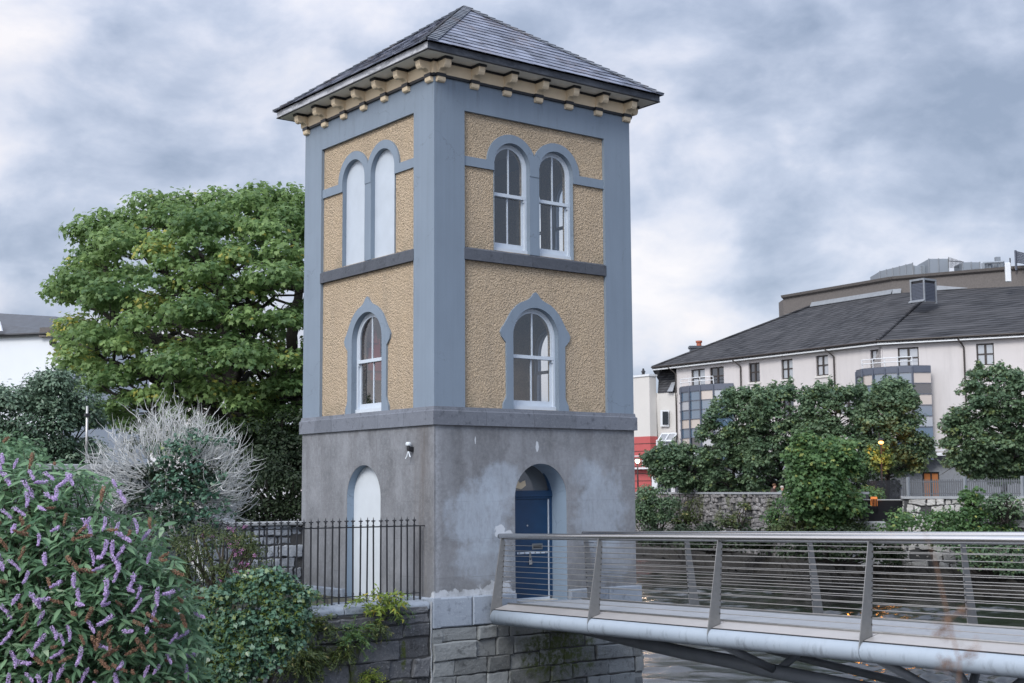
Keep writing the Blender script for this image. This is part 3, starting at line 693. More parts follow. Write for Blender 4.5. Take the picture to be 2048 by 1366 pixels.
m.build('stay', 'iron_black', rl)
m = mk()
m.add([], []) 
def slab(name, poly, z0, z1, mat, kind='structure'):
    m = mk(); m.hexa(poly, z0, z1); return tag(m.build(name, mat), kind=kind)
slab('ground', [(-120, .45), (-.05, .45), (-.05, 5.4), (3.5, 5.65), (12, 30), (40, 90), (40, 300), (-300, 300), (-300, .45)], -3.5, -.16, 'ground')
slab('river_bed', [(-1500, -1500), (1500, -1500), (1500, 1500), (-1500, 1500)], -5.0, -4.6, 'earth')
m = mk(); m.add([(-1400, -1400, -2.78), (1400, -1400, -2.78), (1400, 1400, -2.78), (-1400, 1400, -2.78)], [(0, 1, 2, 3)]); tag(m.build('river_water', 'water'), kind='structure')
gw = np.random.default_rng(5); RH = np.array([RT[0], RT[1]])/np.hypot(RT[0], RT[1]); FH = np.array([-RH[1], RH[0]])
dd_ = np.concatenate([np.arange(20, 48, .13), np.arange(48, 112, .22)]); ll = np.linspace(-.04, .44, 520)
DD, LL = np.meshgrid(dd_, ll, indexing='ij'); LX = LL*DD; WX = CAM[0]+RH[0]*LX+FH[0]*DD; WY = CAM[1]+RH[1]*LX+FH[1]*DD
hz = np.zeros_like(WX)
for k in range(70):
    lam = .34*9**gw.random(); a = gw.normal()*.55+(math.pi/2); ph = gw.random()*6.28; kx, ky = math.cos(a)*2*math.pi/lam, math.sin(a)*2*math.pi/lam
    hz += .0045*lam**.88*np.sin(kx*LX+ky*DD+ph+.8*np.sin(.35*LX+.2*DD+ph*2))
mk_ = np.zeros_like(WX)
for k in range(14):
    lam = 4+14*gw.random(); a = gw.normal()*.4+math.pi/2; mk_ += np.sin(2*math.pi/lam*(math.cos(a)*LX+math.sin(a)*DD*.7)+gw.random()*6.28)
mk_ = np.clip(.62+.22*mk_, .30, 1.4)*np.interp(DD, [30, 48, 60, 80], [1.25, 1., .75, .5])
hz = hz*mk_; WZ = -2.65+hz+1.1*np.maximum(hz, 0)
me = bpy.data.meshes.new('river_ripples'); ni, nj = WX.shape; co = np.stack([WX, WY, WZ], -1).reshape(-1, 3).astype(np.float32)
ii, jj = np.meshgrid(np.arange(ni-1), np.arange(nj-1), indexing='ij'); q = np.stack([ii*nj+jj, ii*nj+jj+1, (ii+1)*nj+jj+1, (ii+1)*nj+jj], -1).reshape(-1)
me.vertices.add(len(co)); me.vertices.foreach_set('co', co.ravel()); me.loops.add(len(q)); me.loops.foreach_set('vertex_index', q.astype(np.int32)); me.polygons.add(len(q)//4); me.polygons.foreach_set('loop_start', np.arange(0, len(q), 4, dtype=np.int32)); me.polygons.foreach_set('loop_total', np.full(len(q)//4, 4, np.int32)); me.update(calc_edges=True)
me.polygons.foreach_set('use_smooth', [True]*(len(q)//4)); me.materials.append(MT['water']); o = bpy.data.objects.new('river_ripples', me); COL.objects.link(o); tag(o, kind='structure')
m = mk()   # earth bank below the quay where the near shrubs root
bx, by = np.meshgrid(np.linspace(-16, -3.2, 27), np.linspace(-11, .1, 24), indexing='ij')
bz = -1.75+.5*np.sin(bx*1.3)*.2-np.clip((bx+5.4)*.9, 0, 3)-np.clip((-by-7.5)*.6, 0, 3)+rng.normal(0, .05, bx.shape)
vs = [(bx[i, j], by[i, j], bz[i, j]) for i in range(27) for j in range(24)]
m.add(vs, [(i*24+j, (i+1)*24+j, (i+1)*24+j+1, i*24+j+1) for i in range(26) for j in range(23)]); tag(m.build('earth_bank', 'earth', smooth=True), kind='structure')
# rubble boundary wall behind the railing
rw = root('rubble_wall', (-3, 5.6, -.16), 'rubble stone boundary wall behind the black railing, joining the tower', 'stone wall')
m = mk(); ashlar(m, lambda u, n, z: (u, 5.5-n, z), -6.5, -.02, (1.42, (.26, .2, .3, .22, .28, .2, .3)), (.18, .5), 0, .2, .05, .014); m.build('wall_face', 'rubble_stone', rw)
m = mk(); m.box(-6.5, -.01, 5.54, 5.95, -.2, 1.40); m.build('wall_core', 'mortar_dark', rw)
m = mk(); m.box(-6.5, -.01, 5.40, 6.0, 1.41, 1.50); m.build('coping', 'cement', rw, bevel=.03, seg=2)
m = mk(); ashlar(m, lambda u, n, z: (u, 5.9-n, z), -2.25, -1.55, (1.95, (.2, .2, .2)), (.2, .4), 0, .35, .04, .012); m.box(-2.2, -1.6, 5.93, 6.3, 1.4, 1.9); m.build('pier_stub', 'rubble_stone', rw)
# rendered outhouse wall beyond the dead shrub
ow_ = root('garden_wall', (-6, 4.6, -.16), 'grey pebble dashed garden wall with flat coping behind the lilac flowers', 'garden wall')
t = NT('pebbledash'); pv = t.voro(26); MT['pebbledash'] = t.out(t.mix(t.ramp(pv, (.1, 0.), (.5, 1.)), (.34, .37, .40), (.13, .145, .16)), .95, t.bump(pv, 1., .03))
m = mk(); m.box(-8.2, -4.25, 4.2, 4.6, -.2, 2.66); m.build('wall_body', 'pebbledash', ow_)
m = mk(); m.box(-8.3, -4.15, 4.1, 4.7, 2.66, 2.78); m.build('coping', 'cement', ow_, bevel=.015)
pm = root('metal_pole', tuple(at(172, 960, 28.2)), 'thin grey metal pole standing behind the garden wall', 'pole')
m = mk(); a_, b_ = at(172, 960, 28.2), at(174.5, 812, 28.2); m.tube([a_, b_], .028, 8); m.build('pole_shaft', 'grey_steel', pm, smooth=True)
m = mk(); c_ = at(174.3, 830, 28.2); m.obox(c_, (.05, 0, 0), (0, .05, 0), (0, 0, .03)); m.build('clamp', 'black_paint', pm)
# ------------------------------------------------------------------ foliage
def nrmz(a): return a/np.maximum(1e-9, np.linalg.norm(a, axis=-1, keepdims=True))
SHP = {}
SHP['maple'] = (np.array([(0, 0, 0), (.30, .02, -.02), (.52, -.02, -.10), (.42, .24, -.03), (.62, .55, -.12), (.30, .52, 0), (.0, 1.0, -.10), (-.30, .52, 0), (-.62, .55, -.12), (-.42, .24, -.03), (-.52, -.02, -.10), (-.30, .02, -.02)], float), [(0, 1, 2, 3, 4, 5, 6, 7, 8, 9, 10, 11)])
SHP['oval'] = (np.array([(0, 0, 0), (.26, .35, .06), (.22, .72, .04), (0, 1, -.06), (-.22, .72, .04), (-.26, .35, .06), (0, .5, -.02)], float), [(0, 1, 6, 5), (1, 2, 3, 6), (6, 3, 4, 5)])
SHP['lance'] = (np.array([(0, 0, 0), (.11, .22, .02), (.14, .48, -.03), (.08, .78, -.14), (0, 1, -.27), (-.08, .78, -.14), (-.14, .48, -.03), (-.11, .22, .02), (0, .35, -.03), (0, .72, -.15)], float), [(0, 1, 8, 7), (1, 2, 9, 8), (2, 3, 4, 9), (7, 8, 9, 6), (6, 9, 4, 5)])
SHP['ivy'] = (np.array([(0, 0, 0), (.36, .12, -.04), (.44, .42, -.08), (.18, .62, 0), (0, 1, -.1), (-.18, .62, 0), (-.44, .42, -.08), (-.36, .12, -.04)], float), [(0, 1, 2, 3, 4, 5, 6, 7)])
SHP['blade'] = (np.array([(.03, 0, 0), (.035, .5, .03), (0, 1, -.12), (-.035, .5, .03), (-.03, 0, 0)], float), [(0, 1, 3, 4), (1, 2, 3)])
def leaves(name, shape, P, Nn, D, S, tint, mat, parent, **tg):
    """P positions, Nn blade normals, D tip directions, S sizes -> one mesh"""
    sh, fs = SHP[shape]; n = len(P); k = len(sh)
    D = nrmz(D-Nn*(D*Nn).sum(1, keepdims=True)); X = np.cross(D, Nn)
    vs = P[:, None, :]+S[:, None, None]*(sh[None, :, 0:1]*X[:, None, :]+sh[None, :, 1:2]*D[:, None, :]+sh[None, :, 2:3]*Nn[:, None, :])
    o0 = np.array(wloc(parent)) if parent is not None else np.zeros(3)
    vs = (vs-o0).reshape(-1, 3)
    li = np.concatenate([np.array(f) for f in fs]); cnt = np.array([len(f) for f in fs])
    loops = (np.arange(n)[:, None]*k+li[None, :]).ravel(); tot = np.tile(cnt, n); st = np.concatenate([[0], np.cumsum(tot)[:-1]])
    me = bpy.data.meshes.new(name); me.vertices.add(n*k); me.vertices.foreach_set('co', vs.ravel().astype(np.float32))
    me.loops.add(len(loops)); me.loops.foreach_set('vertex_index', loops.astype(np.int32))
    me.polygons.add(len(tot)); me.polygons.foreach_set('loop_start', st.astype(np.int32)); me.polygons.foreach_set('loop_total', tot.astype(np.int32))
    me.update(calc_edges=True)
    a = me.attributes.new('tint', 'FLOAT', 'POINT'); a.data.foreach_set('value', np.repeat(tint, k).astype(np.float32))
    me.materials.append(MT[mat]); o = bpy.data.objects.new(name, me); COL.objects.link(o); o.parent = parent
    return tag(o, **tg) if tg else o
def clump_leaves(blobs, dens, size, updroop=.35, inner=.55, tb=.5, up=.5, seed=1):
    """blobs: (centre, radius xyz) -> arrays for leaves() spread through each blob's outer shell"""
    g = np.random.default_rng(seed); Ps, Ns, Ds, Ss, Ts = [], [], [], [], []
    for c, r, *tt in blobs:
        r = np.array(r, float); area = 4*math.pi*((r[0]*r[1])**1.6/3+(r[0]*r[2])**1.6/3+(r[1]*r[2])**1.6/3)**(1/1.6)
        n = max(6, int(area*dens)); d = nrmz(g.normal(size=(n, 3))); d[:, 2] = np.where(d[:, 2] < -.35, -d[:, 2]*.6, d[:, 2]); d = nrmz(d)
        rad = inner+(1-inner)*g.random(n)**.6; rad *= 1+.14*g.normal(size=n)
        Ps.append(np.array(c)+d*r*rad[:, None]); nn = nrmz(d*.6+np.array([0, 0, up])+g.normal(size=(n, 3))*.38); Ns.append(nn)
        Ds.append(nrmz(d*.7+np.array([0, 0, -updroop])+g.normal(size=(n, 3))*.5)); Ss.append(size*(.65+.6*g.random(n)))
        Ts.append(np.clip((tt[0] if tt else .5)+g.normal(size=n)*.22, 0, 1))
    return [np.concatenate(a) for a in (Ps, Ns, Ds, Ss, Ts)]
def limb_tree(mb, base, targets, r0, hubs, g, wob=.25, twig=.02):
    """trunk from base through hubs, each target joined to its nearest point on the limbs"""
    nodes = []
    for path, ra, rb in hubs:
        pts = []; n = 10; P = [V(p) for p in path]
        for i in range(len(P)-1):
            for k in range(n): pts.append(P[i].lerp(P[i+1], k/n)+V(g.normal(size=3)*wob*.12))
        pts.append(P[-1]); rr = [ra+(rb-ra)*i/(len(pts)-1) for i in range(len(pts))]
        mb.tube(pts, rr, 9); nodes += [(p, r) for p, r in zip(pts, rr)]
    NA = np.array([p for p, r in nodes])
    for t in targets:
        dd = np.linalg.norm(NA-np.array(t), axis=1)+np.maximum(0, (NA[:, 2]-t[2]+.3))*1.5; i = int(dd.argmin()); p, r = nodes[i]; t = V(t); L = (t-p).length
        mid = p.lerp(t, .5)+V(g.normal(size=3))*wob*.3*L*.3+V((0, 0, .12*L)); q1 = p.lerp(mid, .5)+V(g.normal(size=3))*.06*L; q2 = mid.lerp(t, .5)+V(g.normal(size=3))*.06*L
        rs = min(r*.6, .02+.018*L); mb.tube([p, q1, mid, q2, t], [rs, rs*.85, rs*.65, rs*.45, twig*.5], 5)
        for _ in range(3):
            e = t+V(g.normal(size=3))*.28*max(.6, L*.3); mb.tube([q2, q2.lerp(e, .5)+V((0, 0, .05)), e], [rs*.4, rs*.3, .006], 4)
# --- the big sycamore behind the tower
def d_at(px, py, d): return np.array(at(px, py, d))
SYC = 46.
syc = root('sycamore_tree', tuple(at(470, 985, SYC)), 'tall broad sycamore with light green leaves behind the tower', 'tree')
g = np.random.default_rng(11)
outline = [(75, 578), (128, 452), (190, 425), (300, 398), (420, 395), (520, 385), (600, 390), (700, 395), (760, 450), (800, 560), (800, 700), (760, 850), (640, 980), (520, 975), (420, 930), (300, 905), (190, 860), (110, 690), (150, 610)]
def inside(px, py, poly):
    c = False; n = len(poly)
    for i in range(n):
        x0, y0 = poly[i]; x1, y1 = poly[(i+1) % n]
        if (y0 > py) != (y1 > py) and px < (x1-x0)*(py-y0)/(y1-y0)+x0: c = not c
    return c
outline = [(450+(x-450)*.93, 690+(y-690)*.945) for x, y in outline]
blobs = []
cx, cy, rx, ry = 450, 690, 340, 293
sprays = [(125, 585, 0), (175, 590, .5), (220, 600, .5), (165, 465, 0), (205, 450, .5), (250, 445, 1), (190, 480, .3), (150, 690, 0), (160, 740, 0), (300, 412, 0), (370, 408, .5), (440, 405, 0), (520, 396, 0), (580, 402, .5), (640, 405, 0)]
for px, py, dz in sprays:
    blobs.append((d_at(px, py, SYC-.5+dz), (.7+.25*g.random(), .8, .40+.2*g.random()), .45))
tries = 0
while len(blobs) < 250 and tries < 16000:
    tries += 1
    px, py = g.uniform(75, 800), g.uniform(385, 985)
    if not inside(px, py, outline): continue
    e = ((px-cx)/rx)**2+((py-cy)/ry)**2
    q = math.sqrt(max(0, 1-min(e, 1))); s = g.choice([-1, -1, -1, 1]); dep = SYC+s*q*6.0*(.72+.28*g.random())
    c = d_at(px, py, dep); r = g.uniform(.5, 1.05)
    if any(np.linalg.norm((c-b[0])*np.array([1, 1, 1.2])) < .69*(r+b[1][0]) for b in blobs): continue
    blobs.append((c, (r*1.05, r*1.05, r*.66), float(np.clip(.46+g.normal()*.24-.12*(py > 800), .05, .9))))
leaves('crown', 'maple', *clump_leaves(blobs, 58, .150, .5, .42, up=.42, seed=3), 'sycamore_leaf', syc)
m = mk(); bs = at(470, 1000, SYC)
h = lambda px, py, d=0: at(px, py, SYC+d)
hubs = [([bs, h(480, 900)], .55, .42), ([h(480, 900), h(420, 800, -1), h(330, 700, -1.5), h(240, 600, -1), h(190, 490)], .26, .05), ([h(480, 900), h(470, 780, 1), h(450, 640, 1), h(420, 500, .5), h(400, 420)], .30, .05),
        ([h(480, 900), h(520, 820, -1.5), h(580, 700, -2), h(600, 560, -1.5), h(570, 430)], .34, .06), ([h(420, 800, -1), h(350, 780, -2.5), h(260, 740, -3), h(160, 690, -2)], .16, .04), ([h(520, 820, -1.5), h(640, 760, 0), h(740, 640, 0)], .25, .06), ([h(450, 640, 1), h(340, 560, -1.5), h(270, 470, -2)], .15, .04), ([h(470, 780, 1), h(500, 660, -3.5), h(490, 540, -4)], .16, .04), ([h(420, 800, -1), h(300, 820, -3), h(200, 770, -3)], .13, .03), ([h(330, 700, -1.5), h(230, 640, -1.5), h(140, 590, -.5)], .11, .03)]
limb_tree(m, bs, [tuple(np.array(b[0])-np.array([0, 0, b[1][2]*.4])) for b in blobs], .5, hubs, g); m.build('trunk', 'dark_bark', syc, smooth=True)
# --- dark scrub under the sycamore and the evergreens at left
def bush(name, label, cat, base, blobs, dens, size, shape, mat, seed, stems=8, group=None, barkm='dark_bark', up=.5, inner=.5, part='foliage'):
    o = root(name, tuple(base), label, cat, group); leaves(part, shape, *clump_leaves(blobs, dens, size, .3, inner, up=up, seed=seed), mat, o)
    m = mk(); gg = np.random.default_rng(seed); k = max(1, len(blobs)//max(1, stems))
    for b in blobs[::k]:
        t = V(b[0]); p = V(base); q = p.lerp(t, .5)+V(gg.normal(size=3))*.12; m.tube([p+V(gg.normal(size=3))*.08, q, t], [.05, .035, .012], 5)
    m.build('stems', barkm, o); return o
def scatter(outline, d0, ddep, n, r, g, flat=.8, front=.8, tint=.5):
    xs = [p[0] for p in outline]; ys = [p[1] for p in outline]; out = []; cx = sum(xs)/len(xs); cy = sum(ys)/len(ys); t = 0
    while len(out) < n and t < n*60:
        t += 1; px, py = g.uniform(min(xs), max(xs)), g.uniform(min(ys), max(ys))
        if not inside(px, py, outline): continue
        e = min(1, max(abs(px-cx)/(max(xs)-min(xs))*2, abs(py-cy)/(max(ys)-min(ys))*2)**2); q = math.sqrt(1-e*.9)
        s = -1 if g.random() < front else 1; rr = g.uniform(*r)
        out.append((d_at(px, py, d0+s*q*ddep*(.6+.4*g.random())), (rr, rr, rr*flat), float(np.clip(tint+g.normal()*.15, .05, .9))))
    return out
g = np.random.default_rng(21)
bush('evergreen_shrub', 'dense dark grey green evergreen below the white house', 'shrub', at(85, 1000, 36), scatter([(-90, 815), (-60, 800), (20, 785), (60, 760), (120, 740), (175, 790), (190, 860), (175, 960), (-90, 990)], 36, 1.8, 120, (.32, .6), g), 130, .105, 'oval', 'evergreen_leaf', 22, 14)
bush('understorey_shrub', 'dark straggling shrub in the shade beneath the sycamore, left of the tower', 'shrub', at(545, 1080, 36), scatter([(430, 950), (500, 900), (560, 930), (640, 940), (660, 1060), (430, 1060)], 36, 1.2, 60, (.3, .55), g), 70, .10, 'oval', 'shaded_scrub', 23, 20)
bush('understorey_shrub', 'dark green thicket hanging in shade beside the tower wall, above the rubble wall', 'shrub', at(560, 1030, 41), scatter([(380, 840), (480, 860), (640, 820), (680, 960), (600, 990), (420, 960)], 41, 1.5, 70, (.4, .7), g, tint=.3), 60, .13, 'oval', 'shaded_scrub', 24, 20)
# --- dead shrub: hundreds of pale bare twigs with ivy climbing through
g = np.random.default_rng(31)
dc = at(345, 965, 27.3); ds = root('dead_shrub', tuple(at(400, 1150, 26)), 'pale leafless dead shrub with curving twigs and ivy climbing through it', 'dead shrub')
m = mk(); R0 = 1.62
def twig(p, d, L, r, mb, up):
    pts = [V(p)]; dv = V(d).normalized(); n = 7
    for i in range(n):
        dv = (dv+V(g.normal(size=3))*.15+V((0, 0, up))).normalized(); pts.append(pts[-1]+dv*L/n)
    mb.tube(pts, [r*(1-.85*i/n) for i in range(n+1)], 4, caps=False); return pts
fl = FW-np.array([0, 0, FW[2]]); fl /= np.linalg.norm(fl)
for k in range(360):
    th = g.uniform(-.30*math.pi, 1.12*math.pi); dv = V(RT)*math.cos(th)+V((0, 0, 1))*math.sin(th)+V(fl)*g.uniform(-.9, .5)
    dv.normalize(); s = .30+.30*g.random(); p = dc+V((dv.x*R0*s*1.15, dv.y*R0*s*1.15, dv.z*R0*s-.1))
    sweep = .32 if math.cos(th) > 0 else .15
    pts = twig(p, dv+V(RT)*sweep*.6+V(g.normal(size=3))*.22, R0*(1.06-s)*g.uniform(.7, 1.12)*(.94 if math.cos(th) > .2 else 1), g.uniform(.007, .013), m, .075)
    for q in pts[2:7]:
        if g.random() < .62: twig(q, (pts[-1]-q).normalized()*.8+V(g.normal(size=3))*.5, g.uniform(.2, .55), .0085, m, .12)
for k in range(80):
    p = dc+V(g.uniform(-1, 1, size=3))*.8+V((0, 0, -.3)); twig(p, V(g.uniform(-1, 1, size=3))+V(RT)*.4+V((0, 0, -.15)), g.uniform(.4, .8), .012, m, .05)
root_p = at(405, 1150, 26.3)
for k in range(5): m.tube([root_p+V(g.normal(size=3))*.1, root_p.lerp(dc, .5)+V(g.normal(size=3))*.2, dc+V(g.normal(size=3))*.4], [.04, .03, .012], 6)
m.build('twigs', 'dead_twig', ds)
iv = scatter([(330, 880), (420, 860), (430, 930), (470, 1000), (430, 1100), (360, 1080), (300, 1040), (310, 950)], 26.9, .7, 80, (.10, .22), g)+[(np.array(dc)+np.array(fl)*.3+g.normal(size=3)*.5, (.22, .22, .22), .3) for _ in range(28)]
core = [(np.array(dc)+g.normal(size=3)*np.array([.5, .5, .45])+np.array([0, 0, -.25]), (.34, .34, .30), .2) for _ in range(38)]
leaves('inner_ivy', 'ivy', *clump_leaves(core, 60, .085, .5, .3, seed=34), 'shaded_scrub', ds)
leaves('climbing_ivy', 'ivy', *clump_leaves(iv, 95, .085, .5, .4, seed=33), 'ivy_leaf', ds)
# --- scrub with pink valerian, ivy mass over the quay, weeds on the wall
g = np.random.default_rng(41)
def flowerheads(o, pts, r, n, mat, name, size=.02, shape='oval'):
    P = np.concatenate([np.array(p)+g.normal(size=(n, 3))*r for p in pts]); k = len(P)
    leaves(name, shape, P, nrmz(g.normal(size=(k, 3))+np.array([0, 0, .8])), g.normal(size=(k, 3)), np.full(k, size)*(.7+.6*g.random(k)), g.random(k), mat, o)
va = bush('valerian_clump', 'straggly green scrub with small pink flower heads at the left end of the railing', 'wild flowers', at(440, 1215, 24.4), scatter([(320, 1090), (400, 1060), (480, 1060), (530, 1110), (520, 1180), (420, 1190), (330, 1160)], 24.3, .5, 90, (.09, .22), g, 1.1), 210, .06, 'lance', 'scrub_leaf', 42, 20, None, 'bark', .4, .3)
flowerheads(va, [at(*p) for p in ((475, 1085, 23.8), (468, 1100, 23.8), (455, 1078, 23.9), (480, 1105, 23.7), (470, 1108, 23.7), (485, 1100, 23.7), (483, 1128, 23.7), (495, 1128, 23.6), (470, 1140, 23.7), (476, 1145, 23.6), (490, 1144, 23.6), (505, 1143, 23.6), (497, 1150, 23.6), (478, 1158, 23.6), (460, 1090, 23.8), (510, 1110, 23.7), (440, 1163, 23.7), (405, 1070, 24), (423, 1072, 24), (490, 1053, 24), (458, 1056, 24), (463, 1192, 23.4), (385, 1121, 23.9), (466, 1060, 23.9))], .022, 26, 'pinkflower', 'flower_heads', .02)
ivc = scatter([(390, 1190), (470, 1165), (530, 1140), (600, 1180), (625, 1215), (600, 1290), (560, 1330), (520, 1366), (470, 1420), (380, 1400), (365, 1290)], 22.8, .45, 210, (.12, .26), g, .9)
ivb = bush('ivy_bush', 'rounded mass of dark glossy ivy with pale flower buds spilling over the quay wall', 'ivy', at(500, 1400, 23), ivc, 150, .085, 'ivy', 'ivy_leaf', 43, 8, None, 'bark', .35, .4)
flowerheads(ivb, [tuple(np.array(b[0])-fl*b[1][0]*g.uniform(.6, 1.15)+g.normal(size=3)*b[1][0]*.55+np.array([0, 0, .06])) for b in ivc for _ in range(5)], .022, 16, 'weed_leaf', 'flower_buds', .018)
wp = []
def weed(name, label, base, n, L, mat, spread, shape='blade', size=.2, droop=.35, seed=1, dens=5):
    gg = np.random.default_rng(seed); o = root(name, tuple(base), label, 'weed'); P, D, N_, S, T_ = [], [], [], [], []; m = mk()
    for k in range(n):
        d = nrmz(gg.normal(size=3)*np.array(spread)+np.array([0, -.5, .6])); p = np.array(base)+gg.normal(size=3)*.05; pts = [V(p)]
        for i in range(6):
            d = nrmz(d+np.array([0, 0, -droop*.25])+gg.normal(size=3)*.1); p = p+d*L/6*gg.uniform(.8, 1.2); pts.append(V(p))
            for j in range(dens): P.append(p+gg.normal(size=3)*.02); D.append(d+gg.normal(size=3)*.8); N_.append(nrmz(gg.normal(size=3)*.5+np.array([0, -.3, .8]))); S.append(size*gg.uniform(.6, 1.2)); T_.append(gg.random())
        m.tube(pts, [.006, .005, .005, .004, .004, .003, .002], 4, caps=False)
    leaves('leaves', shape, np.array(P), np.array(N_), np.array(D), np.array(S), np.array(T_), mat, o); m.build('stems', 'weed_leaf', o)
qp = lambda px, py, y=-.12: tuple(atplane(px, py, (0, y, 0), (0, 1, 0)))
weed('fern_like_weed', 'yellow green leafy weed sprouting from the wall top below the blind doorway', qp(765, 1212), 16, .42, 'weed_leaf', (1, .5, .5), 'lance', .12, .5, 51, 5)
weed('fern_like_weed', 'small arching yellow green weed at the wall edge, left of the leafier one', qp(730, 1204), 6, .4, 'weed_leaf', (1., .4, .4), 'lance', .10, .6, 52, 3)
weed('wall_weed', 'green tufted weed on the quay wall face, just right of the ivy', qp(640, 1250), 16, .38, 'scrub_leaf', (1, .6, .8), 'lance', .09, .8, 53, 6)
weed('wall_weed', 'low spreading weed in a joint midway down the quay wall', qp(705, 1272), 26, .42, 'bright_leaf', (1.2, .6, .5), 'lance', .07, .7, 54, 6)
weed('wall_weed', 'brownish weed hanging under the yellow green fern', qp(750, 1250), 16, .32, 'scrub_leaf', (1, .6, .8), 'lance', .07, .9, 55, 6)
weed('wall_weed', 'grassy clump low on the quay wall at the bottom of the ivy', qp(600, 1310), 40, .55, 'scrub_leaf', (1.3, .6, .8), 'lance', .10, 1., 56, 6)
weed('wall_weed', 'green sprig growing at the foot of the railing', qp(610, 1207, .1), 12, .35, 'bright_leaf', (1., .5, .6), 'oval', .045, .3, 57, 5)
bush('leafy_shrub', 'pale green leafy shrub at the far left edge, above the lilac flowers', 'shrub', at(0, 1000, 20), scatter([(-80, 890), (-20, 875), (40, 885), (75, 915), (60, 950), (-80, 960)], 20, .5, 45, (.12, .24), np.random.default_rng(58)), 150, .08, 'oval', 'buddleia_leaf', 59, 12)
weed('wall_weed', 'trailing green weed low on the quay wall nearest the pale vertical joint', qp(800, 1222), 10, .3, 'bright_leaf', (1., .5, .7), 'lance', .06, .9, 158, 5)
weed('wall_weed', 'dry brownish tuft hanging between the ivy and the moss patch', qp(680, 1305), 18, .35, 'scrub_leaf', (1., .5, .8), 'lance', .07, 1., 159, 5)
weed('wall_weed', 'mossy green cushion plant at the bottom of the quay wall', qp(740, 1352), 24, .28, 'weed_leaf', (1.6, .5, .4), 'oval', .035, .9, 160, 7)
# --- buddleia in the left foreground
g = np.random.default_rng(61); BDp = 17.
bd = root('buddleia_bush', tuple(at(60, 1500, 17.5)), 'large sprawling buddleia with lilac and brown flower spikes in left foreground', 'buddleia')
poly = [(-170, 850), (0, 868), (45, 893), (110, 925), (200, 945), (235, 965), (225, 1000), (290, 1015), (320, 1060), (345, 1120), (390, 1185), (405, 1260), (390, 1340), (370, 1480), (-170, 1500)]
P, N_, D, S, T_ = [], [], [], [], []; m = mk(); tips = []
def gap(px, py): return inside(px, py, [(150, 975), (232, 985), (280, 1008), (300, 1035), (240, 1025), (150, 1010)])
gx, gy, grx, gry = 80, 1290, 330, 420
k = 0
while k < 1050:
    px, py = g.uniform(-170, 408), g.uniform(850, 1480)
    if not inside(px, py, poly) or gap(px, py): continue
    k += 1; e = min(1, ((px-gx)/grx)**2+((py-gy)/gry)**2); lay = g.random()
    dep = BDp-math.sqrt(max(.0, 1-e))*1.9*(1 if lay < .7 else g.uniform(-.2, .8)); tip = np.array(at(px, py, dep)); tips.append((px, py, tip, lay))
    out = nrmz(tip-np.array(at(gx, gy+60, BDp+.6))); d = nrmz(out+np.array([0, 0, .55])+g.normal(size=3)*.3); L = g.uniform(.45, .8); p = tip-d*L*.9+np.array([0, 0, -.05]); pts = [V(p)]; n = 6
    for i in range(n):
        p = p+d*L/n; d = nrmz(d+np.array([0, 0, -.10])+out*.05); pts.append(V(p)); side = nrmz(np.cross(d, np.array([0, 0, 1.])+g.normal(size=3)*.6))
        for s in (-1, 1):
            ld = nrmz(side*s*.9+d*.5+np.array([0, 0, -.45])+g.normal(size=3)*.25); P.append(p+ld*.01); D.append(ld); N_.append(nrmz(np.array([0, 0, 1.])+out*.35+g.normal(size=3)*.35)); S.append(g.uniform(.13, .23)); T_.append(np.clip(.5+g.normal()*.25, 0, 1))
    m.tube(pts, [.008-.001*i for i in range(n+1)], 4, caps=False)
for _ in range(9000):     # leaves deeper in
    px, py = g.uniform(-170, 400), g.uniform(900, 1480)
    if not inside(px, py, poly) or gap(px, py): continue
    e = min(1, ((px-gx)/grx)**2+((py-gy)/gry)**2); dep = BDp-math.sqrt(max(0, 1-e))*1.9*g.uniform(-.6, .85); P.append(np.array(at(px, py, dep))); D.append(g.normal(size=3)+np.array([0, 0, -.8])); N_.append(nrmz(g.normal(size=3)*.6+np.array([0, 0, .8]))); S.append(g.uniform(.10, .18)); T_.append(np.clip(.4+g.normal()*.2, 0, 1))
leaves('leaves', 'lance', np.array(P), np.array(N_), np.array(D), np.array(S), np.array(T_), 'buddleia_leaf', bd)
hub = at(90, 1480, 17.6)
for px, py, t, _ in tips[::14]: m.tube([hub+V(g.normal(size=3))*.15, hub.lerp(V(t), .5)+V((0, 0, .3))+V(g.normal(size=3))*.1, V(t)-V((0, 0, .1))], [.035, .02, .008], 5)
m.build('stems', 'bark', bd)
def spike_mesh(seed, mat, L, R, bend, nm):
    gg = np.random.default_rng(seed); n = 210; t = gg.random(n)**.8; a = gg.random(n)*2*math.pi; env = R*np.interp(t, [0, .12, .4, .8, 1], [.6, 1, .95, .55, .15])*(.75+.35*gg.random(n))
    c = np.stack([bend*np.sin(t*1.6)*L*.5, t*0, t*L], 1); d = np.stack([np.cos(a), np.sin(a), .25*np.ones(n)], 1); P = c+d*env[:, None]
    o = leaves(nm, 'oval', P, nrmz(d+gg.normal(size=(n, 3))*.5), nrmz(np.cross(d, gg.normal(size=(n, 3)))), np.full(n, .024)*(.7+.6*gg.random(n)), gg.random(n), mat, None); core = o.data
    return o
protoL = [spike_mesh(70+i, 'lilac', .21+.035*i, .025+.002*i, .5*i-.3, 'flower_spike') for i in range(3)]
protoR = [spike_mesh(80+i, 'rust', .19+.035*i, .021+.002*i, .5*i-.5, 'seed_head') for i in range(3)]
vis = [t for t in tips if -8 < t[0] < 408 and t[1] < 1372 and t[3] < .7]
order = g.permutation(len(vis)); used = []
cnt = [0, 0]
placed = []
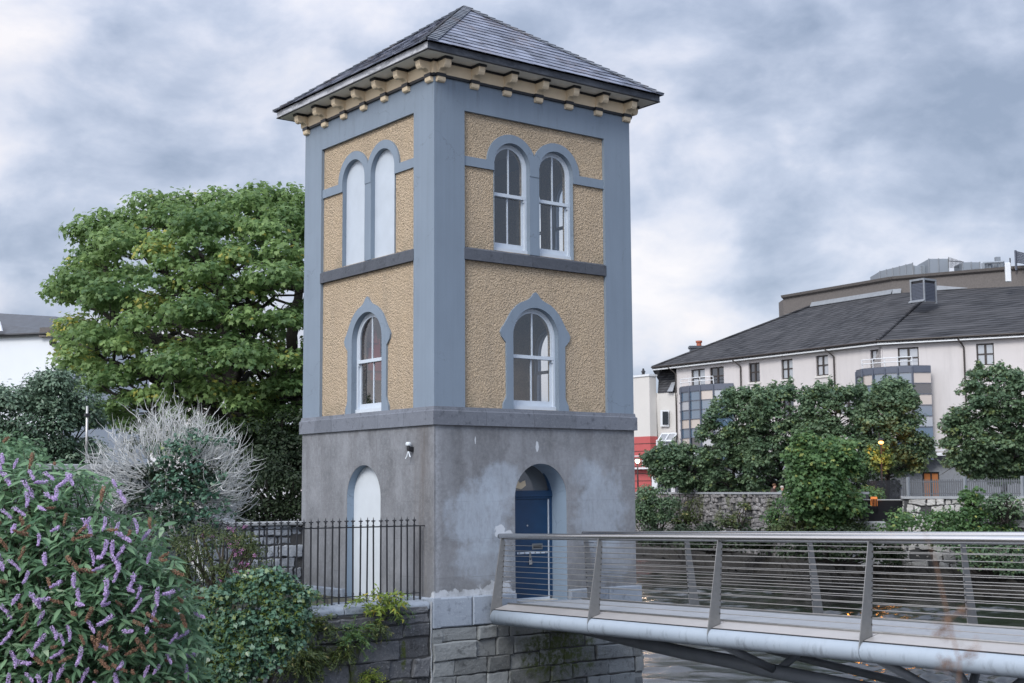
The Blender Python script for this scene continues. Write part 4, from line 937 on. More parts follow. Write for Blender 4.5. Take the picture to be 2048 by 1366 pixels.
fixed = [(35, 918, 0), (8, 945, 0), (45, 960, 0), (95, 963, 0), (133, 945, 0), (146, 948, 0), (225, 960, 0), (236, 978, 0), (25, 1015, 0), (110, 925, 1), (30, 1050, 0), (120, 1052, 0), (165, 1035, 0), (180, 1035, 0), (235, 1065, 0), (215, 1078, 0), (225, 1082, 0), (250, 1090, 0), (180, 1095, 0), (195, 1115, 0), (210, 1130, 0), (268, 1035, 0), (300, 1060, 0), (255, 1175, 0), (285, 1195, 0), (220, 1205, 0), (270, 1145, 0), (350, 1182, 0), (315, 1176, 0), (388, 1225, 0), (190, 1290, 0), (320, 1330, 0), (245, 1262, 0), (60, 1050, 1), (50, 1090, 1), (175, 1050, 1), (215, 1060, 1), (260, 1060, 1), (145, 1225, 1), (185, 1215, 1), (290, 1225, 1), (265, 1340, 1), (200, 1320, 1), (365, 1205, 1), (300, 1035, 1), (320, 1120, 1), (130, 1110, 1), (95, 1320, 1), (60, 1260, 1), (385, 1195, 1)]
def put(px, py, typ, tip):
    pr = (protoL if typ == 0 else protoR)[cnt[typ] % 3]; cnt[typ] += 1
    c = pr if pr.parent is None and pr.location.length == 0 and pr not in used else None
    if c is None: c = pr.copy(); COL.objects.link(c)
    else: used.append(pr)
    c.parent = bd; c.location = V(tip)-V(bd.location)
    out = V(RT)*g.uniform(-.7, .9)-V(fl)*.5+V((0, 0, g.uniform(-1.5, .05))) if typ == 0 else V(RT)*g.uniform(-.7, .9)-V(fl)*.5+V((0, 0, g.uniform(-1.2, .3)))
    c.rotation_euler = out.to_track_quat('Z', 'Y').to_euler(); s = g.uniform(.58, .88); c.scale = (s, s, s*g.uniform(.85, 1.2)); placed.append((px, py))
for px, py, typ in fixed:
    e = min(1, ((px-gx)/grx)**2+((py-gy)/gry)**2); put(px, py, typ, at(px, py, BDp-math.sqrt(max(0, 1-e))*1.9-.22))
for i in order:
    px, py, tip, _ = vis[i]
    if any((px-a)**2+(py-b_)**2 < 19**2 for a, b_ in placed): continue
    typ = 0 if g.random() < .62 else 1
    if cnt[typ] >= (97, 66)[typ]: continue
    put(px, py, typ, np.array(at(px, py, np.linalg.norm(tip-CAM)*float(np.dot(nrmz(tip-CAM), FW))-.22)))
# --- out of focus weed stalk close to the camera
wd = root('dry_weed', tuple(at(1895, 1500, 2.0)), 'blurred dry weed stalk with brown seed heads close to the camera', 'weed'); m = mk()
m.tube([at(1905, 1500, 2.0), at(1920, 1330, 2.0), at(1895, 1230, 2.02), at(1870, 1120, 2.05), at(1848, 1060, 2.05)], [.0017, .0014, .0013, .0008, .0005], 5)
m.tube([at(1918, 1320, 2.0), at(1945, 1300, 1.98)], [.0015, .001], 5); m.tube([at(1915, 1330, 2.), at(1885, 1325, 2.)], [.0015, .001], 5); m.tube([at(1897, 1240, 2.02), at(1925, 1220, 2.02)], [.0015, .001], 5)
m.build('stalk', 'rust', wd)
hp_ = [(1888, 1258, .012), (1893, 1250, .010), (1880, 1265, .010), (1940, 1312, .012), (1948, 1303, .010), (1885, 1325, .012), (1895, 1332, .009), (1925, 1222, .006)]
Pw = np.concatenate([np.array(at(px, py, 2.0))+g.normal(size=(26, 3))*r*.6 for px, py, r in hp_])
leaves('seed_heads', 'oval', Pw, nrmz(g.normal(size=Pw.shape)), g.normal(size=Pw.shape), np.full(len(Pw), .0055), g.random(len(Pw)), 'rust', wd)
# ------------------------------------------------------------------ far bank
def P2(px, d): q = at(px, 969, d); return V((q.x, q.y, 0))
A0, Bq, Rq = P2(1323, 109.6), P2(1771, 91.3), P2(2048, 87.3)
dA = (A0-Bq).normalized(); nA = V((-dA.y, dA.x, 0)); nA = nA if nA.dot(V((CAM[0], CAM[1], 0))-Bq) > 0 else -nA; LA = (A0-Bq).length
dB = (Rq-Bq).normalized(); nB = V((-dB.y, dB.x, 0)); nB = nB if nB.dot(V((CAM[0], CAM[1], 0))-Bq) > 0 else -nB
TA = lambda u, n, z: tuple(Bq+dA*u+nA*n+V((0, 0, z)))
TBh = lambda u, n, z: tuple(Bq+dB*u+nB*n+V((0, 0, z)))
def onA(px, py, n=0): q = atplane(px, py, Bq+nA*n, nA); return (q-Bq).dot(dA), q.z
def onB(px, py, n=0): q = atplane(px, py, Bq+nB*n, nB); return (q-Bq).dot(dB), q.z
GZ = .72; ZE = onA(1700, 694)[1]
slab('far_bank_ground', [tuple(P2(1150, 130))[:2], tuple(P2(1240, 112))[:2], tuple(P2(1349, 97.3))[:2], tuple(P2(1555, 77.3))[:2], tuple(P2(1722, 71.3))[:2], tuple(P2(1742, 75))[:2], tuple(P2(1800, 72))[:2], tuple(P2(1804, 68.3))[:2], tuple(P2(2048, 64.3))[:2], tuple(P2(2500, 60))[:2], tuple(P2(2600, 200))[:2], tuple(P2(1150, 260))[:2]], -3.4, GZ, 'paving')
mk_stone('ground_floor_stone', (.16, .175, .20), (.24, .26, .29), (.35, .37, .4), .2, .8, None, .2, .02)

t = NT('hotel_wall'); c = t.mix(t.noise(.5, 5, .6), (.47, .455, .455), (.55, .53, .53)); c = t.mix(t.ramp(t.noise((1.6, 1.6, .18), 6, .7), (.5, 0.), (.8, .45)), c, (.33, .32, .32)); c = t.mix(t.ramp(t.sep()[2], (.0, 0.), (1., 0.)), c, (.3, .3, .3)); MT['hotel_wall'] = t.out(c, .9, t.bump(t.noise(25, 3), .3, .01), spec=.2)

simple('cream_wall', (.54, .53, .51), .9, 0, .05, .8); simple('brown_frame', (.028, .022, .02), .5); simple('grey_frame', (.09, .105, .14), .45, .2); simple('white_trim', (.62, .65, .68), .5, 0, .08)
simple('lead', (.20, .22, .245), .6, 0, .3, 3); simple('harl', (.125, .115, .110), .95, 0, .35, 9, .05, 14); simple('plant_metal', (.22, .25, .285), .5, .3, .12, 1.)
def mk_tiles():
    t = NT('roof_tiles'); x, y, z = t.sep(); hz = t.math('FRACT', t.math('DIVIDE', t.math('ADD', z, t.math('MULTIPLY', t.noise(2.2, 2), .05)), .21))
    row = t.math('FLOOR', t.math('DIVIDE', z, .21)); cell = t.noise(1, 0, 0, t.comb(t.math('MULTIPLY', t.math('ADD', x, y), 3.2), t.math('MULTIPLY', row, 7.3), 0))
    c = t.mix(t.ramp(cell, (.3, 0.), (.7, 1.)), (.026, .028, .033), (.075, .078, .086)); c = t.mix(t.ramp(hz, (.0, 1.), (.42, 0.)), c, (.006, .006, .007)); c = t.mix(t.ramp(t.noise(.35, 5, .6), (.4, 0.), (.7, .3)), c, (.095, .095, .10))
    MT['roof_tiles'] = t.out(c, .92, t.bump(hz, .8, .06), spec=.15)
mk_tiles()
LAw = onA(1353, 750)[0]
hotel = root('hotel', tuple(Bq+V((0, 0, GZ))), 'long cream rendered hotel with dark tiled roof across the river', 'hotel')
winA = [(1382, 1410, 737, 764, 1), (1419, 1448, 732, 764, 1), (1497, 1520, 729, 763, 0), (1562, 1586, 722, 757, 0), (1631.5, 1657, 715, 750, 0), (1740, 1765, 699, 731, 1)]
def rA(w): a, z1 = onA(w[0], w[2]); b, z0 = onA(w[1], w[3]); return [min(a, b), max(a, b), z0, z1, w[4]]
WA = [rA(w) for w in winA]; zt = sum(w[3] for w in WA)/len(WA); zb = sum(w[2] for w in WA if not w[4])/3
for w in WA: w[3] = zt; w[2] = zb
lowA = [[w[0], w[1], zb-2.85, zt-2.85, 0] for w in WA if not w[4]]+[[2.2, 3.9, zb-2.85, zt-2.85, 0]]
winB = [(1795, 1838, 692, 725, 1), (1952, 1989, 688.5, 727, 0)]
WB = []
for w in winB: a, z1 = onB(w[0], w[2]); b, z0 = onB(w[1], w[3]); WB.append([a, b, zb, zt, w[4]])
WB.append([WB[1][0]+4.2, WB[1][1]+4.2, zb, zt, 0]); lowB = [[w[0], w[1], zb-2.85, zt-2.85, 0] for w in WB if not w[4]]
r4 = lambda w: [(w[0], w[2]), (w[1], w[2]), (w[1], w[3]), (w[0], w[3])]
m = mk(); LB = 22.
plate(m, [(0, 4.4), (LAw, 4.4), (LAw, ZE), (0, ZE)], [r4(w) for w in WA+lowA], 0, -.35, TA)
plate(m, [(0, 4.4), (LB, 4.4), (LB, ZE), (0, ZE)], [r4(w) for w in WB+lowB], 0, -.35, TBh)
dl, dr_ = onB(1845, 965)[0], onB(1879, 965)[0]
ew = (V(TA(LAw, 0, 0))-V((CAM[0], CAM[1], 0))).normalized()*10-dA*.2; e0_ = V(TA(LAw-.31, -.02, GZ)); m.prism([e0_, e0_+ew, e0_+ew+V((0, 0, ZE-GZ)), e0_+V((0, 0, ZE-GZ))], dA*.3)
m.build('wall', 'hotel_wall', hotel)
m = mk(); plate(m, [(0, GZ-.3), (LAw, GZ-.3), (LAw, 4.4), (0, 4.4)], [], .02, -.3, TA); plate(m, [(0, GZ-.3), (LB, GZ-.3), (LB, 4.4), (0, 4.4)], [[(dl, GZ), (dr_, GZ), (dr_, 3.25), (dl, 3.25)]], .02, -.3, TBh); m.build('ground_floor_wall', 'ground_floor_stone', hotel)
m = mk(); plate(m, [(dl, GZ), (dr_, GZ), (dr_, 3.25), (dl, 3.25)], [[(dl+.1, GZ+.1), ((dl+dr_)/2-.05, GZ+.1), ((dl+dr_)/2-.05, 3.15), (dl+.1, 3.15)], [((dl+dr_)/2+.05, GZ+.1), (dr_-.1, GZ+.1), (dr_-.1, 3.15), ((dl+dr_)/2+.05, 3.15)]], -.1, -.2, TBh); dh = m.build('door', 'brown_frame', hotel)
t = NT('self_lit_wood'); t.out((.28, .11, .04), .5, emit=(1, .35, .1), es=.10); MT['self_lit_wood'] = t.m  # door wood given a faint glow, standing in for light on it
m = mk(); plate(m, [(dl, GZ), (dr_, GZ), (dr_, 3.25), (dl, 3.25)], [], -.18, -.19, TBh); m.build('door_leaf', 'self_lit_wood', dh)
def hwin(T, w, gl):
    a, b, z0, z1, dbl = w; m = mk(); c = (a+b)/2; zm = z0+(z1-z0)*.52; f = .09
    hs = [[(x0, y0), (x1, y0), (x1, y1), (x0, y1)] for x0, x1 in ((a+f, c-f*.8), (c+f*.8, b-f)) for y0, y1 in ((z0+f, zm-f*.5), (zm+f*.5, z1-f))]
    plate(m, [(a, z0), (b, z0), (b, z1), (a, z1)], hs, -.12, -.2, T); o = m.build('window', 'brown_frame', hotel)
    m = mk(); plate(m, [(a, z0), (b, z0), (b, z1), (a, z1)], [], -.17, -.18, T); m.build('pane', gl, o)
    m = mk(); plate(m, [(a-.12, z0-.15), (b+.12, z0-.15), (b+.12, z0), (a-.12, z0)], [], .07, -.1, T); m.build('sill', 'cream_wall', o)
for i, w in enumerate(WA+lowA): hwin(TA, w, ('curtain_glass', 'hotel_glass', 'hotel_glass', 'curtain_glass', 'grey_glass')[i % 5])
for i, w in enumerate(WB+lowB): hwin(TBh, w, ('grey_glass', 'curtain_glass', 'hotel_glass')[i % 3])
# roof: eaves to parapet
ov = .45; q0 = V(TA(LA+.4, ov, ZE+.12)); q1 = Bq+(nA+nB).normalized()*ov+V((0, 0, ZE+.12)); q2 = V(TBh(LB, ov, ZE+.12))
ZR = 17.15; par = [P2(1577, 113), P2(1800, 103.2), P2(2048, 98.6), P2(2300, 95.5)]
def parpt(px):
    q = None; best = 1e9
    for a, b in zip(par, par[1:]):
        for k in range(41):
            s = a.lerp(b, k/40); r = s-V(CAM); sx = 1024+FPX*(r.dot(V(RT)))/r.dot(V(FW))
            if abs(sx-px) < best: best = abs(sx-px); q = s
    return q
s0, sm, s1, s2 = (parpt(x)+V((0, 0, ZR)) for x in (1634, 1800, 1887, 2290))
m = mk(); back = P2(1600, 128)+V((0, 0, ZR)); q00 = P2(1330, 130)+V((0, 0, ZE+.1))
for poly in ((q0, q1, sm, s0), (q1, s1, sm), (q1, q2, s2, s1), (q00, q0, s0, back)): m.prism(poly, (0, 0, -.16))
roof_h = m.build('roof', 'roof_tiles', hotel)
m = mk(); m.tube([q1+V((0, 0, .05)), s1+V((0, 0, .08))], .13, 8); m.build('ridge_tiles', 'roof_tiles', hotel); m = mk(); m.tube([q0+V((0, 0, .03)), s0+V((0, 0, .05))], .10, 8); m.build('ridge_tiles', 'roof_tiles', hotel)
m = mk(); m.prism([q0+V((0, 0, -.02)), q1+V((0, 0, -.02)), q1+V((0, 0, -.24)), q0+V((0, 0, -.24))], -nA*.08); m.prism([q1+V((0, 0, -.02)), q2+V((0, 0, -.02)), q2+V((0, 0, -.24)), q1+V((0, 0, -.24))], -nB*.08)
m.prism([q0+V((0, 0, -.25)), q1+V((0, 0, -.25)), V(TA(0, -.05, ZE-.1)), V(TA(LA, -.05, ZE-.1))], (0, 0, .03)); m.build('fascia', 'white_trim', hotel)
m = mk(); m.tube([q0+V((0, 0, .0))+nA*.06, q1+nA*.06, q2+nB*.06], .07, 8); m.build('gutter', 'brown_frame', hotel)
for T, u in ((TA, onA(1353, 760)[0]), (TA, onA(1483, 750)[0]), (TA, onA(1670, 740)[0]), (TBh, onB(1929, 720)[0])):
    m = mk(); m.tube([T(u+.5 if T is TA else u-.3, ov, ZE), T(u+.3 if T is TA else u-.2, ov-.05, ZE-.15), T(u, .09, ZE-.55), T(u, .09, 4.5)], .06, 8); m.build('downpipe', 'brown_frame', hotel)
# parapet block over the roof with its coping
m = mk()
for a, b in zip(par, par[1:]): m.prism([a+V((0, 0, 15.2)), b+V((0, 0, 15.2)), b+V((0, 0, 18.12)), a+V((0, 0, 18.12))], (V(fl)*2))
pr_ = (par[0]-V((CAM[0], CAM[1], 0))).normalized()*12+V(RT)*1.2; m.prism([par[0]+V((0, 0, 12)), par[0]+pr_+V((0, 0, 12)), par[0]+pr_+V((0, 0, 18.12)), par[0]+V((0, 0, 18.12))], V(RT)*.3); m.build('parapet', 'harl', hotel)
m = mk()
for a, b in zip(par, par[1:]):
    n = (b-a).cross(V((0, 0, 1))).normalized(); n = n if n.dot(V(CAM)-a) > 0 else -n
    m.prism([a+n*.0+V((0, 0, 18.12)), a+n*.22+V((0, 0, 18.25)), a+n*.3+V((0, 0, 18.44)), a-n*.5+V((0, 0, 18.48)), a-n*.5+V((0, 0, 18.12))], b-a)
m.build('coping', 'harl', hotel)
m = mk()
for a, b in ((parpt(1636), parpt(1800)), (parpt(1800), parpt(1822)), (parpt(1888), parpt(2290))):
    n = (b-a).cross(V((0, 0, 1))).normalized(); n = n if n.dot(V(CAM)-a) > 0 else -n
    m.prism([a+n*.03+V((0, 0, ZR+.30)), b+n*.03+V((0, 0, ZR+.30)), b+n*.22+V((0, 0, ZR-.05)), a+n*.22+V((0, 0, ZR-.05))], (0, 0, .03))
m.build('flashing', 'lead', hotel)
# roof plant: each box a thing of its own
def pbox(name, label, px0, px1, py0, py1, d, dep, mat, cat='roof plant', ribs=0, d1=None):
    d1 = d1 or d; a, b = at(px0, py1, d), at(px1, py1, d1); zt_ = at(px0, py0, d).z; zb_ = min(a.z, b.z)-.6; o = root(name, (a.x, a.y, zb_), label, cat); m = mk()
    a.z = b.z = zb_; f = V(fl)*dep; m.prism([a, b, b+f, a+f], (0, 0, zt_-zb_)); m.build('casing', mat, o, bevel=.03)
    n = -V(fl); m = mk(); k = max(2, ribs)
    for i in range(k+1):
        p_ = a.lerp(b, i/k)+n*.03; m.box(p_.x-.03, p_.x+.03, p_.y-.03, p_.y+.03, zb_, zt_+.02)
    m.build('seams', 'lead', o); return o
pbox('plant_enclosure', 'low ribbed grey metal enclosure at the left end of the hotel rooftop', 1760, 1826, 542, 553, 110, 3, 'plant_metal', ribs=5, d1=106)
pbox('plant_enclosure', 'plain pale grey duct box between the two rooftop enclosures', 1828, 1858, 531, 545, 106, 2, 'plant_metal', ribs=1)
pbox('plant_enclosure', 'tallest grey plant box on the hotel rooftop beside the spiked fence', 1858, 1897, 517, 537, 105, 3, 'plant_metal', ribs=1)
pbox('plant_enclosure', 'small grey box with a shallow lid right of the rooftop spikes', 1925, 1960, 524, 536, 104, 2, 'plant_metal', ribs=1)
fe = root('rooftop_fence', tuple(at(1897, 535, 103.5)), 'short dark spiked fence panel on the hotel roof', 'fence'); m = mk()
for k in range(12): a = at(1898+k*2.6, 536, 103.5+.2*k); m.tube([a, a+V((0, 0, .85-.03*k))], .025, 5)
a, b = at(1898, 522, 103.5), at(1927, 524, 105.9); m.tube([a, b], .03, 5); m.build('pickets', 'black_paint', fe)
ac = root('roof_condenser', tuple(at(1985, 530, 103)), 'pale metal frame of cooling units on the hotel roof at right', 'roof plant'); m = mk()
for k in range(4): a = at(1968+k*12, 529, 103); m.box(a.x-.15, a.x+.15, a.y-.15, a.y+.15, a.z-.6, a.z+.1)
a, b = at(1966, 526, 103), at(2008, 524, 102); m.tube([a, b], .1, 6); a = at(1995, 519, 103); m.obox(a, (.14, -.1, 0), (.1, .14, 0), (0, 0, .18)); m.build('frame', 'plant_metal', ac)
ma = root('roof_screen', tuple(at(2040, 525, 100)), 'louvred dark metal screen at the right end of the hotel roof', 'roof screen'); m = mk(); a = at(2032, 527, 100)
m.box(a.x-.06, a.x+.06, a.y-.06, a.y+.06, a.z-.5, at(2032, 500, 100).z)
for k in range(7): m.prism([at(2033, 502+k*3.4, 100), at(2070, 511+k*3, 98), at(2070, 513+k*3, 98), at(2033, 504.5+k*3.4, 100)], V(fl)*.1)
m.build('louvres', 'grey_frame', ma)
an = root('antenna_panel', tuple(at(2016, 560, 97)), 'tall white mobile antenna panel fixed to the hotel parapet', 'antenna'); m = mk(); a, b = at(2016, 564, 97.3), at(2016, 525, 97.3); m.obox((a+b)/2, V(RT)*.2, V(fl)*.1, (0, 0, (b.z-a.z)/2)); m.build('panel', 'white_trim', an, bevel=.04)
m = mk(); a = at(2022, 560, 97.6); m.tube([a, a+V((0, 0, 1.6))], .05, 6); m.build('pole', 'black_paint', an)
lv = root('roof_vent', tuple(at(1848, 597, 97.5)), 'square louvred metal vent housing on the slope of the hotel roof', 'roof vent')
c0 = at(1849, 596, 96.5); zt_ = at(1849, 559, 96.5).z; e1 = dA*1.15; e2 = -nA*1.3; m = mk()
for i in range(13):
    z = c0.z-.2+(zt_-c0.z)*(i+.3)/13
    for pa, pb in ((c0, c0+e1), (c0, c0+e2)): m.prism([pa+V((0, 0, z-c0.z)), pb+V((0, 0, z-c0.z)), pb+V((0, 0, z-c0.z+.07)), pa+V((0, 0, z-c0.z+.07))], (e1+e2).normalized()*.06)
m.build('louvres', 'grey_frame', lv)
m = mk(); ins = (e1+e2).normalized()*.08; m.prism([c0+ins, c0+e1*.93+ins, c0+e1*.93+e2*.93, c0+e2*.93+ins], (0, 0, zt_-c0.z)); m.build('core', 'black_paint', lv)
m = mk(); m.prism([c0-(e1+e2)*.03+V((0, 0, zt_-c0.z)), c0+e1*1.05-e2*.03+V((0, 0, zt_-c0.z)), c0+(e1+e2)*1.05+V((0, 0, zt_-c0.z)), c0+e2*1.05-e1*.03+V((0, 0, zt_-c0.z))], (0, 0, .14))
for q_ in (c0, c0+e1, c0+e2): m.box(q_.x-.05, q_.x+.05, q_.y-.05, q_.y+.05, c0.z-.3, zt_)
m.prism([c0-e1*.05-V((0, 0, .12)), c0+e1*1.1-V((0, 0, .12)), c0+e1*1.1-e2*.15-V((0, 0, .25)), c0-e1*.05-e2*.15-V((0, 0, .25))], (0, 0, .05)); m.build('frame', 'lead', lv)
# bays
def bay(T, u0, u1, zb, zt, bulge, nseg, gl, parent, rail=True):
    pts = []; 
    for i in range(nseg+1):
        s = i/nseg; a = math.pi*(1-s); pts.append((u0+(u1-u0)*(.5+.5*math.cos(a)*1.0 if False else s), bulge*min(1, (math.sin(math.pi*s)**.45 if 0 < s < 1 else 0))))
    pts[0] = (u0, 0.); pts[-1] = (u1, 0.)
    g2 = np.random.default_rng(5); fm = mk(); rows = int((zt-zb)/.72); pan = {}
    for (ua, na), (ub, nb) in zip(pts, pts[1:]):
        a, b = V(T(ua, na, 0)), V(T(ub, nb, 0)); e = (b-a); ln = e.length; e.normalize(); nn = e.cross(V((0, 0, 1))); nn = nn if nn.dot(V((CAM[0], CAM[1], 0))-a) > 0 else -nn
        fm.prism([a+V((0, 0, zt-.45)), b+V((0, 0, zt-.45)), b+V((0, 0, zt)), a+V((0, 0, zt))], -nn*.2)
        for r in range(rows+1):
            z = zt-.45-r*.72; fm.prism([a+V((0, 0, z-.025)), b+V((0, 0, z-.025)), b+V((0, 0, z+.025)), a+V((0, 0, z+.025))], -nn*.1)
        fm.box(a.x-.05, a.x+.05, a.y-.05, a.y+.05, zb, zt-.1)
        for r in range(rows):
            k = gl[g2.integers(len(gl))]; z1 = zt-.45-r*.72; q = pan.setdefault((k, r, ua), mk())
            q.add([a-nn*.06+V((0, 0, z1-.70)), b-nn*.06+V((0, 0, z1-.70)), b-nn*.06+V((0, 0, z1)), a-nn*.06+V((0, 0, z1))], [(0, 1, 2, 3)])
    fm.add([T(u, n, zt+.01) for u, n in pts], [tuple(range(len(pts)))])
    o = fm.build('bay_window', 'grey_frame', parent)
    for k, q in pan.items(): q.build('pane', k[0], o)
    if rail:
        m = mk(); L_ = [T(u, n+.02, zt+.58) for u, n in pts[1:-1]]; m.tube(L_, .032, 6); m.tube([T(u, n+.02, zt+.3) for u, n in pts[1:-1]], .03, 6)
        for u, n in pts[1:-1]: m.tube([T(u, n-.05, zt), T(u, n+.02, zt+.58)], .035, 5)
        m.build('balcony_rail', 'white_trim', o)
    return o
gl = ['blue_glass', 'blue_glass', 'blue_glass', 'grey_glass', 'grey_glass', 'hotel_glass', 'curtain_glass', 'blue_glass', 'warm_glass']
mk_glass('warm_glass', refl=1., base=(.40, .355, .32))
u1, zt1 = onA(1358, 772); u0, _ = onA(1467, 766); bay(TA, u0, u1, 3.9, onA(1450, 768)[1], 1.2, 5, gl, hotel)
u0 = onA(1706, 745)[0]; z2 = onA(1760, 738)[1]
dM = (dB-dA).normalized(); nM = (nA+nB).normalized(); TM = lambda u, n, z: tuple(Bq+dM*u+nM*n+V((0, 0, z)))
def onM(px, py): q = atplane(px, py, Bq, nM); return (q-Bq).dot(dM), q.z
bay(TM, onM(1712, 745)[0], onM(1862, 745)[0], 4.0, onM(1800, 735)[1], 1.2, 6, gl, hotel)
m = mk()
for k in range(5):
    zz = 4.45+k*.2; m.tube([TBh(onB(1868, 890)[0]-.3, .9, zz), TBh(14, .9, zz)], .04, 6)
m.prism([TBh(1, 0, 4.3), TBh(14, 0, 4.3), TBh(14, 1.0, 4.3), TBh(1, 1.0, 4.3)], (0, 0, .12)); m.build('balcony', 'white_trim', hotel)
m = mk()
for zz in (4.5, 4.9): m.tube([TA(LA-6, 1.7, zz), TA(LA, 1.7, zz), TA(LA+2.2, 1.7, zz)], .045, 6)
for k in range(6): m.tube([TA(LA-5.5+k*1.45, 1.7, 4.0), TA(LA-5.5+k*1.45, 1.7, 4.9)], .04, 5)
m.prism([TA(LA-6, 0, 3.85), TA(LA+2.2, 0, 3.85), TA(LA+2.2, 1.75, 3.85), TA(LA-6, 1.75, 3.85)], (0, 0, .14)); m.build('balcony', 'white_trim', hotel)
chm = root('chimney_stack', tuple(at(1397, 712, 113)), 'wide slated chimney stack with one red clay pot behind the hotel roof', 'chimney'); c = at(1395, 705, 113); m = mk()
m.obox(c-V((0, 0, 1.2)), V(RT)*.62, V(fl)*.4, (0, 0, 1.55)); m.obox(c+V((0, 0, .42)), V(RT)*.72, V(fl)*.5, (0, 0, .1)); m.build('stack', 'house_slate', chm)
m = mk(); c2_ = at(1398, 690, 113); m.lathe(tuple(c2_-V((0, 0, .35))), [(.22, 0), (.2, .5), (.27, .55), (.27, .7), (.2, .7)], 10); m.build('pot', simple('terracotta', (.32, .10, .06), .8), chm)
# red and cream neighbour at the left end
rc = root('corner_building', tuple(P2(1302, 109)+V((0, 0, GZ))), 'cream building with red clad base and slate mansard beside the hotel', 'building')
simple('red_clad', (.40, .085, .085), .7, 0, .1, 2)
n0 = P2(1302, 109); zz = lambda py: at(1302, py, 109).z
m = mk(); x0, y0 = n0.x, n0.y; m.box(x0, x0+.75, y0, y0+1.9, zz(872), zz(750)); m.box(x0+.1, x0+8, y0+.35, y0+6, zz(872), zz(790)); m.build('wall', 'cream_wall', rc)
m = mk(); m.box(x0-.08, x0+.83, y0-.08, y0+1.98, zz(750), zz(746)); 
a, b = at(1314, 786, 110.3), at(1353, 786, 108.9); m.build('cap', 'white_trim', rc)
m = mk(); m.lathe((x0+.3, y0+1.0, zz(746)), [(.14, 0), (.12, .2), (.2, .25), (.1, .4), (.06, .55)], 8); m.build('finial', 'black_paint', rc)
m = mk(); m.box(x0-.03, x0+.78, y0-.03, y0+4.5, GZ-.1, zz(872))
m.build('red_cladding', 'red_clad', rc)
m = mk()
for k in range(8): m.box(x0-.045, x0+.79, y0-.045, y0+4.6, zz(872)-.6*(k+1), zz(872)-.6*(k+1)+.05)
m.build('cladding_joints', 'brown_frame', rc)
def wallq(px0, px1, py0, py1, d0, d1, th, mat, name, par):
    m = mk(); a0, b0_ = at(px0, py1, d0), at(px1, py1, d1); a1, b1 = at(px0, py0, d0), at(px1, py0, d1); m.prism([a0, b0_, b1, a1], V(fl)*th); return m.build(name, mat, par)
wallq(1313, 1354, 786, 960, 110.2, 108.6, .4, 'cream_wall', 'side_wall', rc)
m = mk(); m.prism([at(1316, 786, 110), at(1354, 786, 108.7), at(1354, 735, 111.2), at(1319, 737, 112.5)], V(fl)*.2); m.build('mansard_roof', 'roof_tiles', rc)
m = mk(); m.prism([at(1334, 783, 109), at(1345, 783, 108.6), at(1350, 764, 109.7), at(1343, 765, 110)], -V(fl)*.1); m.build('skylight', 'grey_glass', rc)
w_ = wallq(1321, 1338, 820, 853, 109.6, 109.0, .12, 'white_trim', 'window', rc); wallq(1325, 1336, 823, 849, 109.4, 108.9, .05, 'hotel_glass', 'pane', w_)
m = mk(); 
for px in (1314, 1330, 1345): m.tube([at(px, 880, 107), at(px, 908, 107)], .08, 5)
for py in (882, 907): m.tube([at(1313, py, 107), at(1346, py, 107)], .09, 5)
for px in (1317, 1331, 1346): m.tube([at(px+7, 868, 108.3), at(px-2, 882, 107)], .07, 5)
m.tube([at(1323, 868, 108.3), at(1353, 867, 108.3)], .08, 5); cs_ = m.build('conservatory', 'white_trim', rc)
m = mk(); m.add([at(1314, 882, 107.1), at(1345, 882, 107.1), at(1352, 868, 108.3), at(1324, 868, 108.3)], [(0, 1, 2, 3)]); m.add([at(1314, 907, 107.1), at(1345, 907, 107.1), at(1345, 882, 107.1), at(1314, 882, 107.1)], [(0, 1, 2, 3)]); m.build('panes', 'grey_glass', cs_)
w_ = wallq(1304, 1345, 953, 985, 107.8, 106.5, .2, 'white_trim', 'glazed_doors', rc)
for k in range(4): wallq(1315+k*7, 1320+k*7, 956, 984, 107.3-.2*k, 107.1-.2*k, .05, 'hotel_glass', 'pane', w_)
# river walls of the far bank
def seg_wall(name, label, pts, z1, z0, mat, courses, lens, th=.5, coping=True):
    o = root(name, tuple(pts[0]+V((0, 0, z1))), label, 'river wall'); m = mk(); cm = mk(); cp = mk()
    for a, b in zip(pts, pts[1:]):
        e = (b-a); L = e.length; e.normalize(); n = e.cross(V((0, 0, 1))); n = n if n.dot(V((CAM[0], CAM[1], 0))-a) > 0 else -n
        ashlar(m, lambda u, nn, z, a=a, e=e, n=n, z1=z1: tuple(a+e*u+n*nn+V((0, 0, z+.05*math.sin(u*2.3+z)*min(1, (z1-z)*3)))), 0, L, (z1, courses), lens, 0, .3, .09, .018)
        cm.prism([a-n*.06+V((0, 0, z0)), b-n*.06+V((0, 0, z0)), b-n*th+V((0, 0, z0)), a-n*th+V((0, 0, z0))], (0, 0, z1-z0-.03))
        if coping: cp.prism([a+n*.06+V((0, 0, z1)), b+n*.06+V((0, 0, z1)), b-n*(th+.05)+V((0, 0, z1)), a-n*(th+.05)+V((0, 0, z1))], (0, 0, .12))
    m.build('wall_face', mat, o); cm.build('wall_core', 'mortar_dark', o)
    if coping: cp.build('coping', 'cement', o)
    return o
z1 = (at(1349, 986.5, 97).z+at(1555, 990, 77).z)/2
mos = [(tuple(at(px, py, d)), (r, 1.5, r2)) for px, py, d, r, r2 in ((1400, 1010, 91, .5, 1.2), (1480, 1030, 84, .6, .8), (1500, 1000, 82, .3, 1.), (1440, 1035, 87, .6, .7), (1545, 1015, 78, .4, .8), (1370, 1015, 94, .5, .8), (1465, 1000, 85, .25, .8))]
mk_stone('mossy_bank_stone', (.10, .095, .095), (.22, .215, .215), (.40, .40, .40), .6, .7, [((c), r) for c, r in mos], .7, .10)
